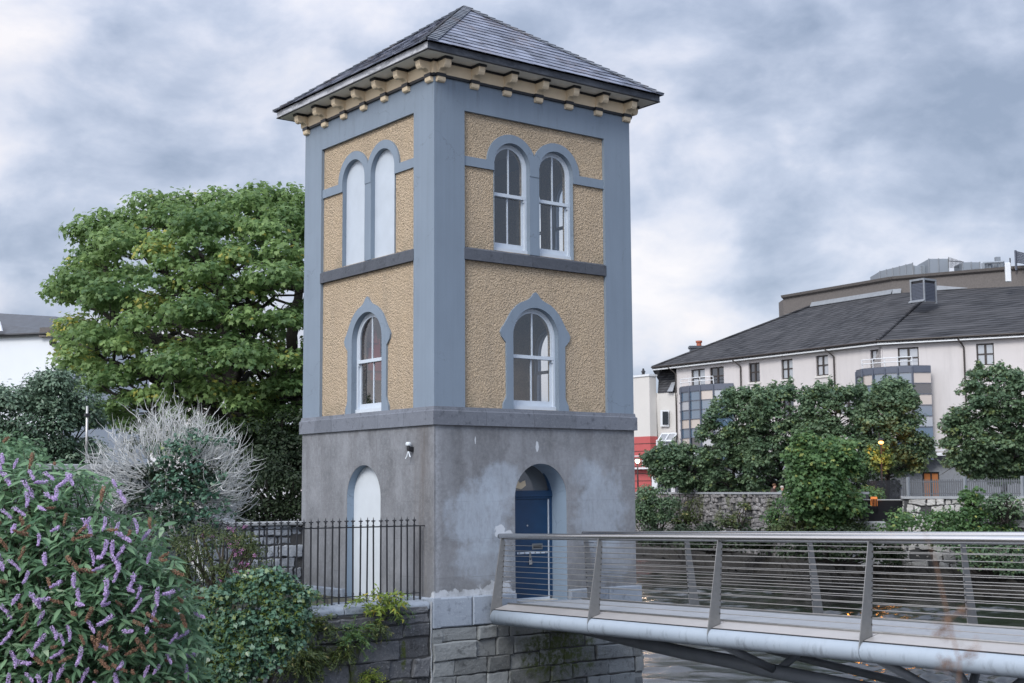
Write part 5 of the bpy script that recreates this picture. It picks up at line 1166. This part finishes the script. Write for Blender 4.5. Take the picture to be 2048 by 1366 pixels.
seg_wall('far_river_wall', 'long rough grey rubble river wall streaked with moss, below the hotel trees', [P2(1180, 122), P2(1349, 97), P2(1555, 77), P2(1722, 71)], z1, -3.2, 'mossy_bank_stone', [.22, .3, .18, .28, .24, .2, .3, .22, .3, .25, .2, .3, .25, .4, .4, .4], (.18, .7))
z2_ = at(1860, 997.5, 67.2).z
seg_wall('far_river_wall', 'pale whitish stone river wall under the palisade fence at right', [P2(1800, 72.5), P2(1804, 68), P2(2048, 64), P2(2400, 60)], z2_, -3.2, 'white_stone', [.32, .4, .28, .42, .3, .45, .4, .5, .5], (.3, .95))
# landing with black railing between the walls
ld = root('landing', tuple(P2(1765, 72)+V((0, 0, -.2))), 'concrete landing step between the two far river walls', 'landing'); a, b = at(1716, 1043, 70), at(1772, 1043, 68.5); m = mk(); m.prism([a, b, b+V(fl)*4, a+V(fl)*4], (0, 0, -3.5)); m.build('step', 'cement', ld, bevel=.05)
br2 = root('landing_railing', tuple(at(1760, 1045, 69.5)), 'dark bar railing with pale top rail on the landing beside the bright green tree', 'railing'); m = mk()
a, b = at(1718, 1000.5, 70.2), at(1806, 1000.5, 68.5); m.tube([a, b], .05, 8); m.build('top_rail', 'grey_steel', br2)
m = mk()
for k in range(44):
    q = a.lerp(b, k/43); m.box(q.x-.018, q.x+.018, q.y-.018, q.y+.018, q.z-1.15, q.z)
m.build('bars', 'black_paint', br2)
ob = root('orange_panel', tuple(at(1748, 1012, 70)), 'small glowing orange panel hanging on the landing railing', 'lamp'); t = NT('orange_glow'); MT['orange_glow'] = t.out((.5, .15, .03), .5, emit=(1., .33, .08), es=.35)  # plain orange panel, its glow put in as weak emission
m = mk(); q = at(1748, 1003, 69.3); m.obox(q, V(RT)*.17, V(fl)*.03, (0, 0, .24)); m.build('glow_panel', 'orange_glow', ob, bevel=.02)
m = mk()
for k in range(4): q = at(1744+k*3, 1006, 69.2); m.box(q.x-.02, q.x+.02, q.y-.02, q.y+.02, q.z-.3, q.z+.2)
m.build('bars', 'black_paint', ob)
# palisade fence
pf = root('palisade_fence', tuple(P2(1930, 67)+V((0, 0, z2_))), 'grey steel palisade fence on top of the pale river wall', 'fence')
a, b = P2(1806, 68.4), P2(2075, 64); zb_ = z2_+.12; hP = at(1930, 958, 66.5).z-zb_
pk = mk(); pk.prism([(-.032, 0, 0), (.032, 0, 0), (.032, 0, hP-.08), (.012, 0, hP), (-.012, 0, hP), (-.032, 0, hP-.08)], (0, .02, 0)); p0 = None
simple('fence_steel', (.12, .13, .145), .5, .4, .15, 3)
ang = math.atan2((b-a).y, (b-a).x)
for k in range(62):
    loc = a.lerp(b, k/61)+V((0, 0, zb_))-pf.location-V(fl)*.0
    if p0 is None: p0 = pk.build('picket', 'fence_steel', pf, loc=(0, 0, 0)); p0.location = loc; c = p0
    else: c = copy_of(p0, pf, loc)
    c.rotation_euler = (0, 0, ang)
m = mk()
for f in (.15, .85): m.tube([a+V((0, 0, zb_+hP*f))+V(fl)*.06, b+V((0, 0, zb_+hP*f))+V(fl)*.06], .03, 6)
m.build('rails', 'fence_steel', pf)
m = mk()
for px in (1817, 1931, 2046): q = P2(px, 68.2-(px-1806)*.0163)+V(fl)*.08; m.box(q.x-.06, q.x+.06, q.y-.06, q.y+.06, zb_-.2, zb_+hP+.12)
m.build('posts', 'lead', pf)
pf2 = root('palisade_fence', tuple(P2(1790, 73)+V((0, 0, z2_))), 'dark run of palisade fence going back behind the landing', 'fence'); m = mk(); a, b = P2(1800, 70), P2(1735, 80)
for k in range(34): q = a.lerp(b, k/33); m.box(q.x-.022, q.x+.022, q.y-.012, q.y+.012, z2_-.6, zb_+hP)
m.build('pickets', 'black_paint', pf2)
bf = root('board_fence', tuple(P2(1450, 96)+V((0, 0, GZ))), 'dark board fence in the shade under the hotel trees', 'fence'); m = mk(); a, b = P2(1350, 101), P2(1600, 88)
for k in range(80): q, r_ = a.lerp(b, k/80), a.lerp(b, (k+.92)/80); m.prism([q+V((0, 0, GZ)), r_+V((0, 0, GZ)), r_+V((0, 0, GZ+1.75)), q+V((0, 0, GZ+1.75))], V(fl)*.04)
m.build('boards', 'dark_board', bf)
m = mk()
for px in (1420, 1430, 1502): q = P2(px, 98-(px-1350)*.052-1.2); m.box(q.x-.06, q.x+.06, q.y-.06, q.y+.06, GZ, GZ+1.9)
m.build('posts', 'bark', bf)
# ------------------------------------------------------------------ far trees
def tree(name, label, px, d, outline, n, ddep, r, mat, shape, dens, size, seed, trunk_px=None, group=None, tint=.5, zbase=GZ, tr=.16, flat=.85):
    gg = np.random.default_rng(seed); q = P2(trunk_px or px, d); base = V((q.x, q.y, zbase)); o = root(name, tuple(base), label, 'tree', group)
    bl = scatter(outline, d, ddep, n, r, gg, flat, .75, tint)
    if mat == 'maple_dark':
        ys_ = sorted(outline, key=lambda p_: p_[1])[:4]; xa, xb = min(p_[0] for p_ in ys_), max(p_[0] for p_ in ys_)
        for _ in range(9):
            px_ = gg.uniform(xa, xb); i_ = [p_ for p_ in outline]; top_ = next((yy for yy in range(int(ys_[0][1])-4, int(ys_[0][1])+90, 4) if inside(px_, yy, outline)), ys_[0][1]); hh = gg.uniform(8, 26)
            for q_ in range(4): bl.append((d_at(px_+gg.normal()*2, top_+14-hh*q_/3, d+gg.uniform(-1, 1)), (.30-.05*q_, .30-.05*q_, .38), tint+.15))
    leaves('crown', shape, *clump_leaves(bl, dens, size, .35, .4, seed=seed), mat, o)
    m = mk(); ctr = sum((np.array(b[0]) for b in bl))/len(bl); top = V(ctr)+V((0, 0, 1.5)); fk = base.lerp(V(ctr), .45); fk.x, fk.y = base.x+(ctr[0]-base.x)*.2, base.y+(ctr[1]-base.y)*.2
    hubs = [([base, fk], tr, tr*.8), ([fk, fk.lerp(top, .5)+V(gg.normal(size=3))*.2, top], tr*.75, .04)]
    limb_tree(m, base, [b[0] for b in bl[::2]], tr, hubs, gg); m.build('trunk', 'dark_bark', o, smooth=True); return o
G1 = 'dark maples in front of the hotel'
tree('maple_tree', 'low dark maple spreading left in front of the red building', 1350, 93, [(1290, 915), (1325, 892), (1400, 900), (1440, 905), (1440, 985), (1385, 990), (1330, 968), (1295, 950)], 130, 1.8, (.26, .58), 'maple_dark', 'maple', 42, .165, 101, 1410, G1, .5)
tree('maple_tree', 'dark maple partly hiding the left glass bay of the hotel', 1450, 90, [(1398, 870), (1425, 812), (1452, 788), (1490, 780), (1535, 785), (1545, 900), (1520, 988), (1420, 985), (1390, 920)], 210, 2.4, (.26, .58), 'maple_dark', 'maple', 42, .165, 102, 1465, G1, .55)
tree('maple_tree', 'dark maple below the three small square hotel windows', 1560, 87, [(1495, 850), (1515, 785), (1560, 770), (1615, 778), (1645, 850), (1640, 960), (1600, 988), (1500, 988)], 195, 2.4, (.26, .58), 'maple_dark', 'maple', 42, .165, 103, 1560, G1, .5)
tree('maple_tree', 'dark maple standing behind the bright green tree', 1665, 84, [(1600, 860), (1615, 785), (1670, 768), (1730, 775), (1745, 860), (1745, 990), (1605, 990)], 195, 2.4, (.26, .58), 'maple_dark', 'maple', 42, .165, 104, 1680, G1, .5)
tree('maple_tree', 'dark maple in front of the right glass bay, next to the lit lamp', 1780, 82, [(1715, 840), (1735, 785), (1780, 765), (1818, 770), (1842, 850), (1866, 905), (1855, 935), (1800, 952), (1720, 955)], 220, 2.4, (.26, .58), 'maple_dark', 'maple', 42, .165, 105, 1775, G1, .5)
tree('maple_tree', 'broad dark maple at the right edge behind the palisade fence', 1985, 76, [(1888, 860), (1905, 810), (1930, 765), (1955, 742), (1990, 738), (2040, 750), (2120, 760), (2160, 880), (2100, 970), (1990, 968), (1900, 935)], 330, 2.8, (.26, .58), 'maple_dark', 'maple', 42, .165, 106, 2006, G1, .58)
tree('sycamore_tree', 'bright green young sycamore leaning out over the far river wall', 1645, 69, [(1592, 950), (1590, 905), (1596, 882), (1620, 878), (1640, 895), (1665, 885), (1695, 892), (1708, 940), (1700, 985), (1715, 1020), (1690, 1050), (1605, 1050), (1580, 1010), (1600, 980)], 110, 1.9, (.35, .75), 'bright_leaf', 'maple', 36, .19, 107, 1650, None, .55, -1.2, .14)
for i, (px, py, w, h_, d) in enumerate(((1430, 770, 0, 0, 0),)): pass
gg = np.random.default_rng(200)
bush('round_shrub', 'rounded dark green shrub on the far bank just right of the tower', 'shrub', tuple(P2(1310, 88)+V((0, 0, -1))), scatter([(1262, 990), (1290, 978), (1325, 985), (1352, 1005), (1345, 1035), (1310, 1052), (1258, 1056)], 88, 1.2, 60, (.3, .6), gg), 40, .18, 'oval', 'maple_dark', 201, 20)
def bank_green(name, label, outline, d, dd, n, r, mat, seed, cat='bank plants', dens=26, size=.17, shape='oval', d1=None):
    g3 = np.random.default_rng(seed); bl = scatter(outline, d, dd, n, r, g3); xs = [p[0] for p in outline]; ys = [p[1] for p in outline]
    return bush(name, label, cat, at((min(xs)+max(xs))/2, max(ys), d), bl, dens, size, shape, mat, seed, 25)
bank_green('bank_shrub', 'tangled dark green growth on the bank under the bright green tree', [(1530, 1050), (1590, 1030), (1720, 1035), (1735, 1090), (1640, 1075), (1540, 1070)], 69.5, 1., 60, (.3, .6), 'scrub_leaf', 211)
bank_green('bank_shrub', 'trailing ivy and brambles below the pale river wall', [(1760, 1062), (1775, 1040), (1830, 1020), (1900, 1030), (1960, 1010), (2060, 1030), (2060, 1090), (1900, 1085), (1790, 1085)], 64.5, .9, 140, (.25, .55), 'bright_leaf', 212)
bank_green('bank_shrub', 'hanging green creeper reaching the water at right', [(1880, 1085), (2060, 1070), (2070, 1150), (1960, 1150), (1900, 1120)], 62.5, .8, 80, (.25, .5), 'maple_dark', 213)
bank_green('bank_sapling', 'pale green sapling with yellow tips in front of the palisade fence', [(1925, 1010), (1938, 975), (1958, 975), (1960, 1030), (1930, 1040)], 64.3, .4, 22, (.2, .35), 'bright_leaf', 214, 'sapling', 34, .18, 'maple')
bank_green('bank_shrub', 'dark ivy clump on top of the pale wall at far right', [(1975, 1000), (2010, 990), (2042, 995), (2046, 1030), (1985, 1040)], 63.6, .4, 35, (.2, .35), 'maple_dark', 215)
bank_green('wall_growth', 'brownish weeds hanging on the far wall, nearest the round shrub', [(1345, 1010), (1385, 1000), (1395, 1050), (1330, 1056)], 91, .5, 26, (.25, .5), 'scrub_leaf', 216, 'wall plants')
bank_green('wall_growth', 'brownish weeds hanging midway along the far wall', [(1440, 1035), (1500, 1000), (1520, 1035), (1480, 1055), (1440, 1055)], 81.5, .3, 22, (.2, .4), 'scrub_leaf', 217, 'wall plants')
bank_green('wall_growth', 'thin green weeds at the foot of the far wall, left of the bright tree', [(1520, 1045), (1560, 1000), (1580, 1050), (1540, 1060)], 75.5, .3, 22, (.2, .4), 'bright_leaf', 218, 'wall plants')
bank_green('hedge', 'low green hedge below the lit lamp at the landing', [(1712, 985), (1735, 975), (1760, 985), (1765, 1000), (1715, 1000)], 74, .6, 20, (.25, .4), 'bright_leaf', 219, 'hedge')
bank_green('undergrowth', 'shadowy brush at the foot of the hotel trees', [(1400, 955), (1560, 960), (1720, 960), (1800, 950), (1800, 995), (1400, 985)], 92, 1.5, 90, (.4, .7), 'shaded_scrub', 220, 'undergrowth', 14, .25)
bank_green('bank_shrub', 'dark brambles along the waterline below the long rubble wall', [(1285, 1062), (1400, 1052), (1560, 1060), (1560, 1105), (1400, 1095), (1285, 1088)], 78, 1.2, 90, (.3, .6), 'shaded_scrub', 221, dens=26, size=.2)  # undergrowth whose leaf colour also paints the shadow on the bank
bank_green('bank_shrub', 'dark brambles at the waterline below the bright green tree and landing', [(1560, 1070), (1720, 1060), (1800, 1065), (1800, 1130), (1700, 1122), (1560, 1108)], 67, 1., 90, (.3, .55), 'shaded_scrub', 222, dens=26, size=.18)  # same growth, bank shadow again put into the leaf colour
# reedy foot of the bank, mud colour darkened to paint its shadow
m = mk(); bl = [P2(1180, 120), P2(1349, 95.5), P2(1555, 75.5), P2(1722, 69.5), P2(1804, 66.3), P2(2048, 62.2), P2(2400, 58)]
def strip_pts(off, z): return [p_-V(fl)*off+V((0, 0, z)) for p_ in bl]
r0, r1 = strip_pts(-1.6, -1.6), strip_pts(2.6, -2.75); NN = 30; vs = []; 
for i in range(len(bl)-1):
    for k in range(NN):
        for j in range(6):
            a = r0[i].lerp(r0[i+1], k/NN); b = r1[i].lerp(r1[i+1], k/NN); q = a.lerp(b, j/5); vs.append(q+V((0, 0, random.uniform(-.25, .25)*(j > 0))))
cols = (len(bl)-1)*NN; m.add(vs, [(i*6+j, (i+1)*6+j, (i+1)*6+j+1, i*6+j+1) for i in range(cols-1) for j in range(5)])
simple('mud', (.014, .013, .011), .9, 0, .6, 1.2, .2, 4); tag(m.build('muddy_shore', 'mud'), kind='structure')
# ------------------------------------------------------------------ lamps
t = NT('lamp_glow'); MT['lamp_glow'] = t.out((.9, .8, .6), .4, emit=(1., .72, .38), es=3.)
t = NT('amber_glow'); MT['amber_glow'] = t.out((.9, .6, .2), .4, emit=(1., .52, .14), es=3.)
sl = root('street_lamp', tuple(P2(1275, 97)+V((0, 0, GZ))), 'lit globe street lamp in front of the red cladding, just right of the tower', 'street lamp'); q = at(1275, 921, 97)
m = mk(); m.lathe((q.x, q.y, q.z-.25), [(.07, 0), (.16, .17), (.18, .28), (.12, .34)], 12); m.build('globe', 'lamp_glow', sl, smooth=True)
m = mk(); m.lathe((q.x, q.y, q.z+.09), [(.21, 0), (.16, .08), (.04, .12)], 12); m.tube([(q.x, q.y, GZ), (q.x, q.y, q.z-.25)], [.07, .045], 8); m.lathe((q.x, q.y, q.z-.3), [(.05, 0), (.12, .05), (.10, .08)], 10); m.build('post', 'black_paint', sl)
s2l = root('street_lamp', tuple(P2(1757, 78.2)+V((0, 0, GZ-.6))), 'amber lit street lamp glowing among the maple leaves by the landing', 'street lamp'); q = at(1762, 884, 78.4)
m = mk(); m.lathe((q.x, q.y, q.z-.12), [(.06, 0), (.15, .06), (.15, .12), (.08, .18)], 12); m.build('globe', 'amber_glow', s2l, smooth=True)
qb = P2(1762, 78.4); m = mk(); m.tube([(qb.x, qb.y, GZ-.8), (q.x, q.y, q.z-.1)], [.08, .05], 8); m.lathe((q.x, q.y, q.z+.12), [(.22, 0), (.12, .1), (.04, .12)], 10); m.build('post', 'black_paint', s2l)
L = bpy.data.lights.new('street_light', 'POINT'); L.energy = 220; L.color = (1, .36, .05); L.shadow_soft_size = .4; lo = bpy.data.objects.new('street_light', L); lo.location = q-V(fl)*1.1-V((0, 0, .75)); COL.objects.link(lo)
L = bpy.data.lights.new('street_light', 'POINT'); L.energy = 90; L.color = (1, .72, .5); L.shadow_soft_size = .2; lo = bpy.data.objects.new('street_light', L); lo.location = at(1275, 926, 97)-V(fl)*.6; COL.objects.link(lo)
tree('maple_sprig', 'amber lit maple branches round the glowing lamp', 1757, 79, [(1730, 905), (1757, 888), (1786, 900), (1786, 935), (1757, 950), (1734, 932)], 48, .6, (.16, .34), 'bright_leaf', 'maple', 34, .16, 131, 1775, None, .5, GZ, .06)
# ------------------------------------------------------------------ two people at the far wall
simple('skin', (.42, .24, .18), .6); simple('dark_jacket', (.035, .022, .02), .9); simple('green_jumper', (.10, .15, .13), .9); simple('brown_hair', (.09, .045, .02), .8); simple('grey_hair', (.38, .36, .33), .8); simple('trousers', (.02, .022, .03), .9)
def person(label, loc, face, hair, top, lean, elbow):
    o = root('person', tuple(loc), label, 'person'); f = V(face).normalized(); r_ = f.cross(V((0, 0, 1))); Z = V((0, 0, 1))
    J = {}; pt = lambda a, b, c: V(loc)+r_*a+f*b+Z*c
    vs = [pt(0, 0, .95), pt(0, .02+lean*.4, 1.2), pt(0, .03+lean, 1.42), pt(0, .05+lean*1.3, 1.53), pt(0, .07+lean*1.4, 1.62), pt(0, .07+lean*1.4, 1.75)]
    rr = [.15, .145, .15, .06, .085, .075]; ed = [(0, 1), (1, 2), (2, 3), (3, 4), (4, 5)]
    for s in (-1, 1):
        k = len(vs); vs += [pt(s*.19, .03+lean, 1.42), pt(s*.25, .08+lean+elbow*.1, 1.16), pt(s*.10, .32+lean, 1.10+elbow*.05), pt(s*.04, .39+lean, 1.10)]; rr += [.07, .052, .04, .035]; ed += [(2, k), (k, k+1), (k+1, k+2), (k+2, k+3)]
        for i in range(5):
            kk = len(vs); base_ = vs[k+3]; a_ = (i-2)*.25; vs += [base_+f*.05*math.cos(a_)+r_*.05*math.sin(a_)*s, base_+f*.085*math.cos(a_)+r_*.08*math.sin(a_)*s-Z*.02]; rr += [.011, .009]; ed += [(k+3, kk), (kk, kk+1)]
        k = len(vs); vs += [pt(s*.10, 0, .9), pt(s*.11, .03, .5), pt(s*.11, -.01, .08), pt(s*.12, .15, .04)]; rr += [.10, .065, .045, .04]; ed += [(0, k), (k, k+1), (k+1, k+2), (k+2, k+3)]
    me = bpy.data.meshes.new('body'); me.from_pydata([v-V(loc) for v in vs], ed, []); b = bpy.data.objects.new('body', me); COL.objects.link(b); b.parent = o; b.location = (0, 0, 0)
    sk = b.modifiers.new('skin', 'SKIN'); lay = me.skin_vertices[0].data if me.skin_vertices else None
    if lay is None:
        bm = bmesh.new(); bm.from_mesh(me); bm.verts.layers.skin.verify(); bm.to_mesh(me); bm.free(); lay = me.skin_vertices[0].data
    for i, x in enumerate(rr): lay[i].radius = (x, x)
    lay[0].use_root = True; sd = b.modifiers.new('sub', 'SUBSURF'); sd.levels = sd.render_levels = 2; me.materials.append(MT['skin'])
    def shell(nm, idx, mat, grow):
        m2 = mk()
        for ch_ in idx: m2.tube([vs[i] for i in ch_], [rr[i]+grow for i in ch_], 12)
        m2.build(nm, mat, o, smooth=True)
    A_, L0 = 6, 20
    n_arm = 4+10; kA = [6, 6+n_arm+4]; kL = [6+n_arm, 6+n_arm+4+n_arm]
    shell('jacket', [[0, 1, 2, 3]]+[[2, k, k+1, k+2] for k in kA], top, .022); shell('trousers', [[0, k, k+1, k+2] for k in kL], 'trousers', .018)
    m2 = mk(); hc = pt(0, .055+lean*1.4, 1.70); prof = [(.085, -.02), (.108, .02), (.10, .07), (.07, .105), (.02, .12)]; m2.lathe(tuple(hc), prof, 14); m2.v = [tuple(V(v)-f*.012) for v in m2.v]; m2.build('hair', hair, o, smooth=True)
    m2 = mk(); hf = pt(0, .15+lean*1.4, 1.66); m2.obox(hf, r_*.014, f*.02, Z*.025); m2.build('nose', 'skin', o, bevel=.005, smooth=True)
    m2 = mk()
    for s in (-1, 1): m2.obox(pt(s*.035, .142+lean*1.4, 1.69), r_*.013, f*.006, Z*.007)
    m2.obox(pt(0, .142+lean*1.4, 1.60), r_*.025, f*.006, Z*.006); m2.build('face_features', 'brown_frame', o)
pq = P2(1543, 79.2); person('person in a dark jacket with brown hair leaning on the far river wall', (pq.x, pq.y, at(1543, 967, 79.2).z-1.82), (V(RT)*.8-V(fl)*.5), 'brown_hair', 'dark_jacket', .08, .5)
pq = P2(1561, 78.6); person('person with grey hair and a green jumper beside the bright green tree', (pq.x, pq.y, at(1561, 972, 78.6).z-1.80), (V(RT)*.5-V(fl)*.8), 'grey_hair', 'green_jumper', .05, .2)
# ------------------------------------------------------------------ white house far left
wh = root('white_house', tuple(at(20, 800, 76)), 'white rendered house with slate roof behind the trees at far left', 'house')
simple('white_wall', (.62, .66, .70), .9, 0, .06, .6)
e0, e1_ = at(-220, 676, 78), at(132, 672, 75); zt_ = (e0.z+e1_.z)/2; e0.z = e1_.z = 0; m = mk(); nn = (e1_-e0).cross(V((0, 0, 1))).normalized(); nn = nn if nn.dot(V(fl)) > 0 else -nn
m.prism([e0, e1_, e1_+V((0, 0, zt_)), e0+V((0, 0, zt_))], nn*9); m.build('wall', 'white_wall', wh)
rt_ = at(111, 633, 78).z; m = mk(); a, b = e0-nn*.25+V((0, 0, zt_)), e1_-nn*.25-(e1_-e0).normalized()*.1+V((0, 0, zt_)); c, d_ = at(111, 633, 78.5), at(-220, 614, 83); m.prism([a, b, c, d_], nn*.3); m.prism([b, b+nn*8, c+nn*5, c], (.02, 0, 0)); rfw = m.build('roof', 'house_slate', wh)
m = mk(); m.tube([a+V((0, 0, .0)), b], .09, 8); m.build('gutter', 'black_paint', wh)
m = mk(); q = at(98, 663, 75.2); m.prism([at(77, 674, 75.1), at(132, 673, 74.8), at(132, 657, 74.8), at(116, 656, 74.9), at(112, 654, 74.9), at(80, 655, 75.1)], nn*.9); m.build('gable_chimney', 'harl', wh)
m = mk(); m.prism([at(-8, 662, 75.6), at(6, 662, 75.6), at(1, 643, 76.5), at(-14, 643, 76.5)], -nn*.12); m.build('skylight', 'white_trim', rfw)
m = mk(); q = at(106, 685, 74.8); m.lathe((q.x, q.y, q.z-.2), [(.05, 0), (.18, .05), (.22, .25), (.14, .38), (.05, .45)], 8); m.build('wall_lantern', 'black_paint', wh)
# ------------------------------------------------------------------ sky and light
w = bpy.data.worlds.new('World'); sc.world = w; w.use_nodes = True; t = NT.__new__(NT); t.t = w.node_tree; t.t.nodes.clear()
tc = t.n('ShaderNodeTexCoord').outputs['Generated']; t.pos = tc
SUN_EL, SUN_AZ = math.radians(38), math.atan2(-.45, -.89)      # sun low behind the camera to the left
sky = t.n('ShaderNodeTexSky'); sky.sky_type = 'NISHITA'; sky.sun_disc = False; sky.sun_elevation = SUN_EL; sky.sun_rotation = math.pi/2-SUN_AZ; sky.air_density = 1.2; sky.dust_density = 1.5
x, y, z = t.sep(tc)
pv = t.scale(tc, (2.5, 2.5, 4.3)); warp = t.add(pv, t.scale(t.noise(2.4, 2, .5, pv, col=True), .16))
n1 = t.noise(1.9, 10, .53, warp); n2 = t.noise(4.8, 9, .55, t.add(warp, (5., 2., 1.))); n3 = t.noise(.7, 3, .5, t.add(pv, (1.5, 7., 0)))
dn = t.math('ADD', t.math('ADD', t.math('MULTIPLY', n1, .62), t.math('MULTIPLY', n2, .24)), t.math('MULTIPLY', n3, .24))
# brighter towards the left of the view, darker blue grey to the upper right
side = t.n('ShaderNodeVectorMath', operation='DOT_PRODUCT'); t.l(tc, side.inputs[0]); side.inputs[1].default_value = tuple(RT)
dn = t.math('ADD', dn, t.math('MULTIPLY', side.outputs['Value'], -.10))
for px_, py_, w_, k_ in ((110, 280, .004, .045), (40, 90, .014, -.055), (250, 60, .01, .03), (1320, 640, .004, .02), (1330, 130, .006, .03), (1480, 590, .004, .02), (1680, 330, .003, .04), (400, 250, .006, -.06), (60, 430, .006, -.05), (1750, 170, .02, -.085), (1450, 330, .01, -.03), (1900, 400, .008, .02)):
    gd = t.n('ShaderNodeVectorMath', operation='DOT_PRODUCT'); t.l(tc, gd.inputs[0]); rr_ = ray(px_, py_); rr_ = rr_/np.linalg.norm(rr_); gd.inputs[1].default_value = tuple(rr_)
    dn = t.math('ADD', dn, t.math('MULTIPLY', t.ramp(t.math('DIVIDE', t.math('SUBTRACT', 1., gd.outputs['Value']), w_), (0., 1.), (.35, .5), (1., 0.)), k_))
cl = t.ramp(dn, (.45, (.275, .335, .455)), (.505, (.375, .435, .565)), (.55, (.49, .545, .675)), (.595, (.64, .67, .775)), (.68, (.86, .835, .86)))
lowf = t.ramp(z, (.02, 1.), (.15, 0.)); warmn = t.math('MULTIPLY', t.math('MULTIPLY', lowf, t.ramp(n2, (.42, 0.), (.62, 1.))), .8)
cl = t.mix(warmn, cl, (.80, .70, .69))
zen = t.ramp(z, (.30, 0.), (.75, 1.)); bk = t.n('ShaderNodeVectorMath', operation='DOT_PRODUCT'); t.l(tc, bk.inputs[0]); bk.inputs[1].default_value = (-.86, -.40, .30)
bkf = t.ramp(bk.outputs['Value'], (.05, 0.), (.85, 1.)); gain = t.math('ADD', 1., t.math('ADD', t.math('MULTIPLY', zen, .6), t.math('MULTIPLY', bkf, 1.3)))  # sky brightened overhead and behind the camera, added to light the scene
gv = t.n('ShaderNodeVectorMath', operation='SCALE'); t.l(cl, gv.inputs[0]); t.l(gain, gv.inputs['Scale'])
b1 = t.n('ShaderNodeBackground'); t.l(sky.outputs[0], b1.inputs[0]); b1.inputs[1].default_value = .1
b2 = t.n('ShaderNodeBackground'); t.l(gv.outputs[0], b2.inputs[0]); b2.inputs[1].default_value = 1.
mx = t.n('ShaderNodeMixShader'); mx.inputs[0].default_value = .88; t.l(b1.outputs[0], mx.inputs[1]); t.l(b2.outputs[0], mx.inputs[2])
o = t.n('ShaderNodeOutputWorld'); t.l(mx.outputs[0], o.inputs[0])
S = bpy.data.lights.new('sun', 'SUN'); S.energy = 2.0; S.angle = math.radians(20); S.color = (1, .95, .88); so = bpy.data.objects.new('sun', S); COL.objects.link(so)
sd_ = V((math.cos(SUN_AZ)*math.cos(SUN_EL), math.sin(SUN_AZ)*math.cos(SUN_EL), math.sin(SUN_EL))); so.rotation_euler = sd_.to_track_quat('Z', 'Y').to_euler()
sc.view_settings.view_transform = 'Standard'; sc.view_settings.look = 'None'; sc.view_settings.exposure = .27; sc.view_settings.gamma = 1
sc.cycles.max_bounces = 7; sc.cycles.transparent_max_bounces = 12; sc.cycles.use_denoising = True
sc.cycles.sample_clamp_indirect = 8
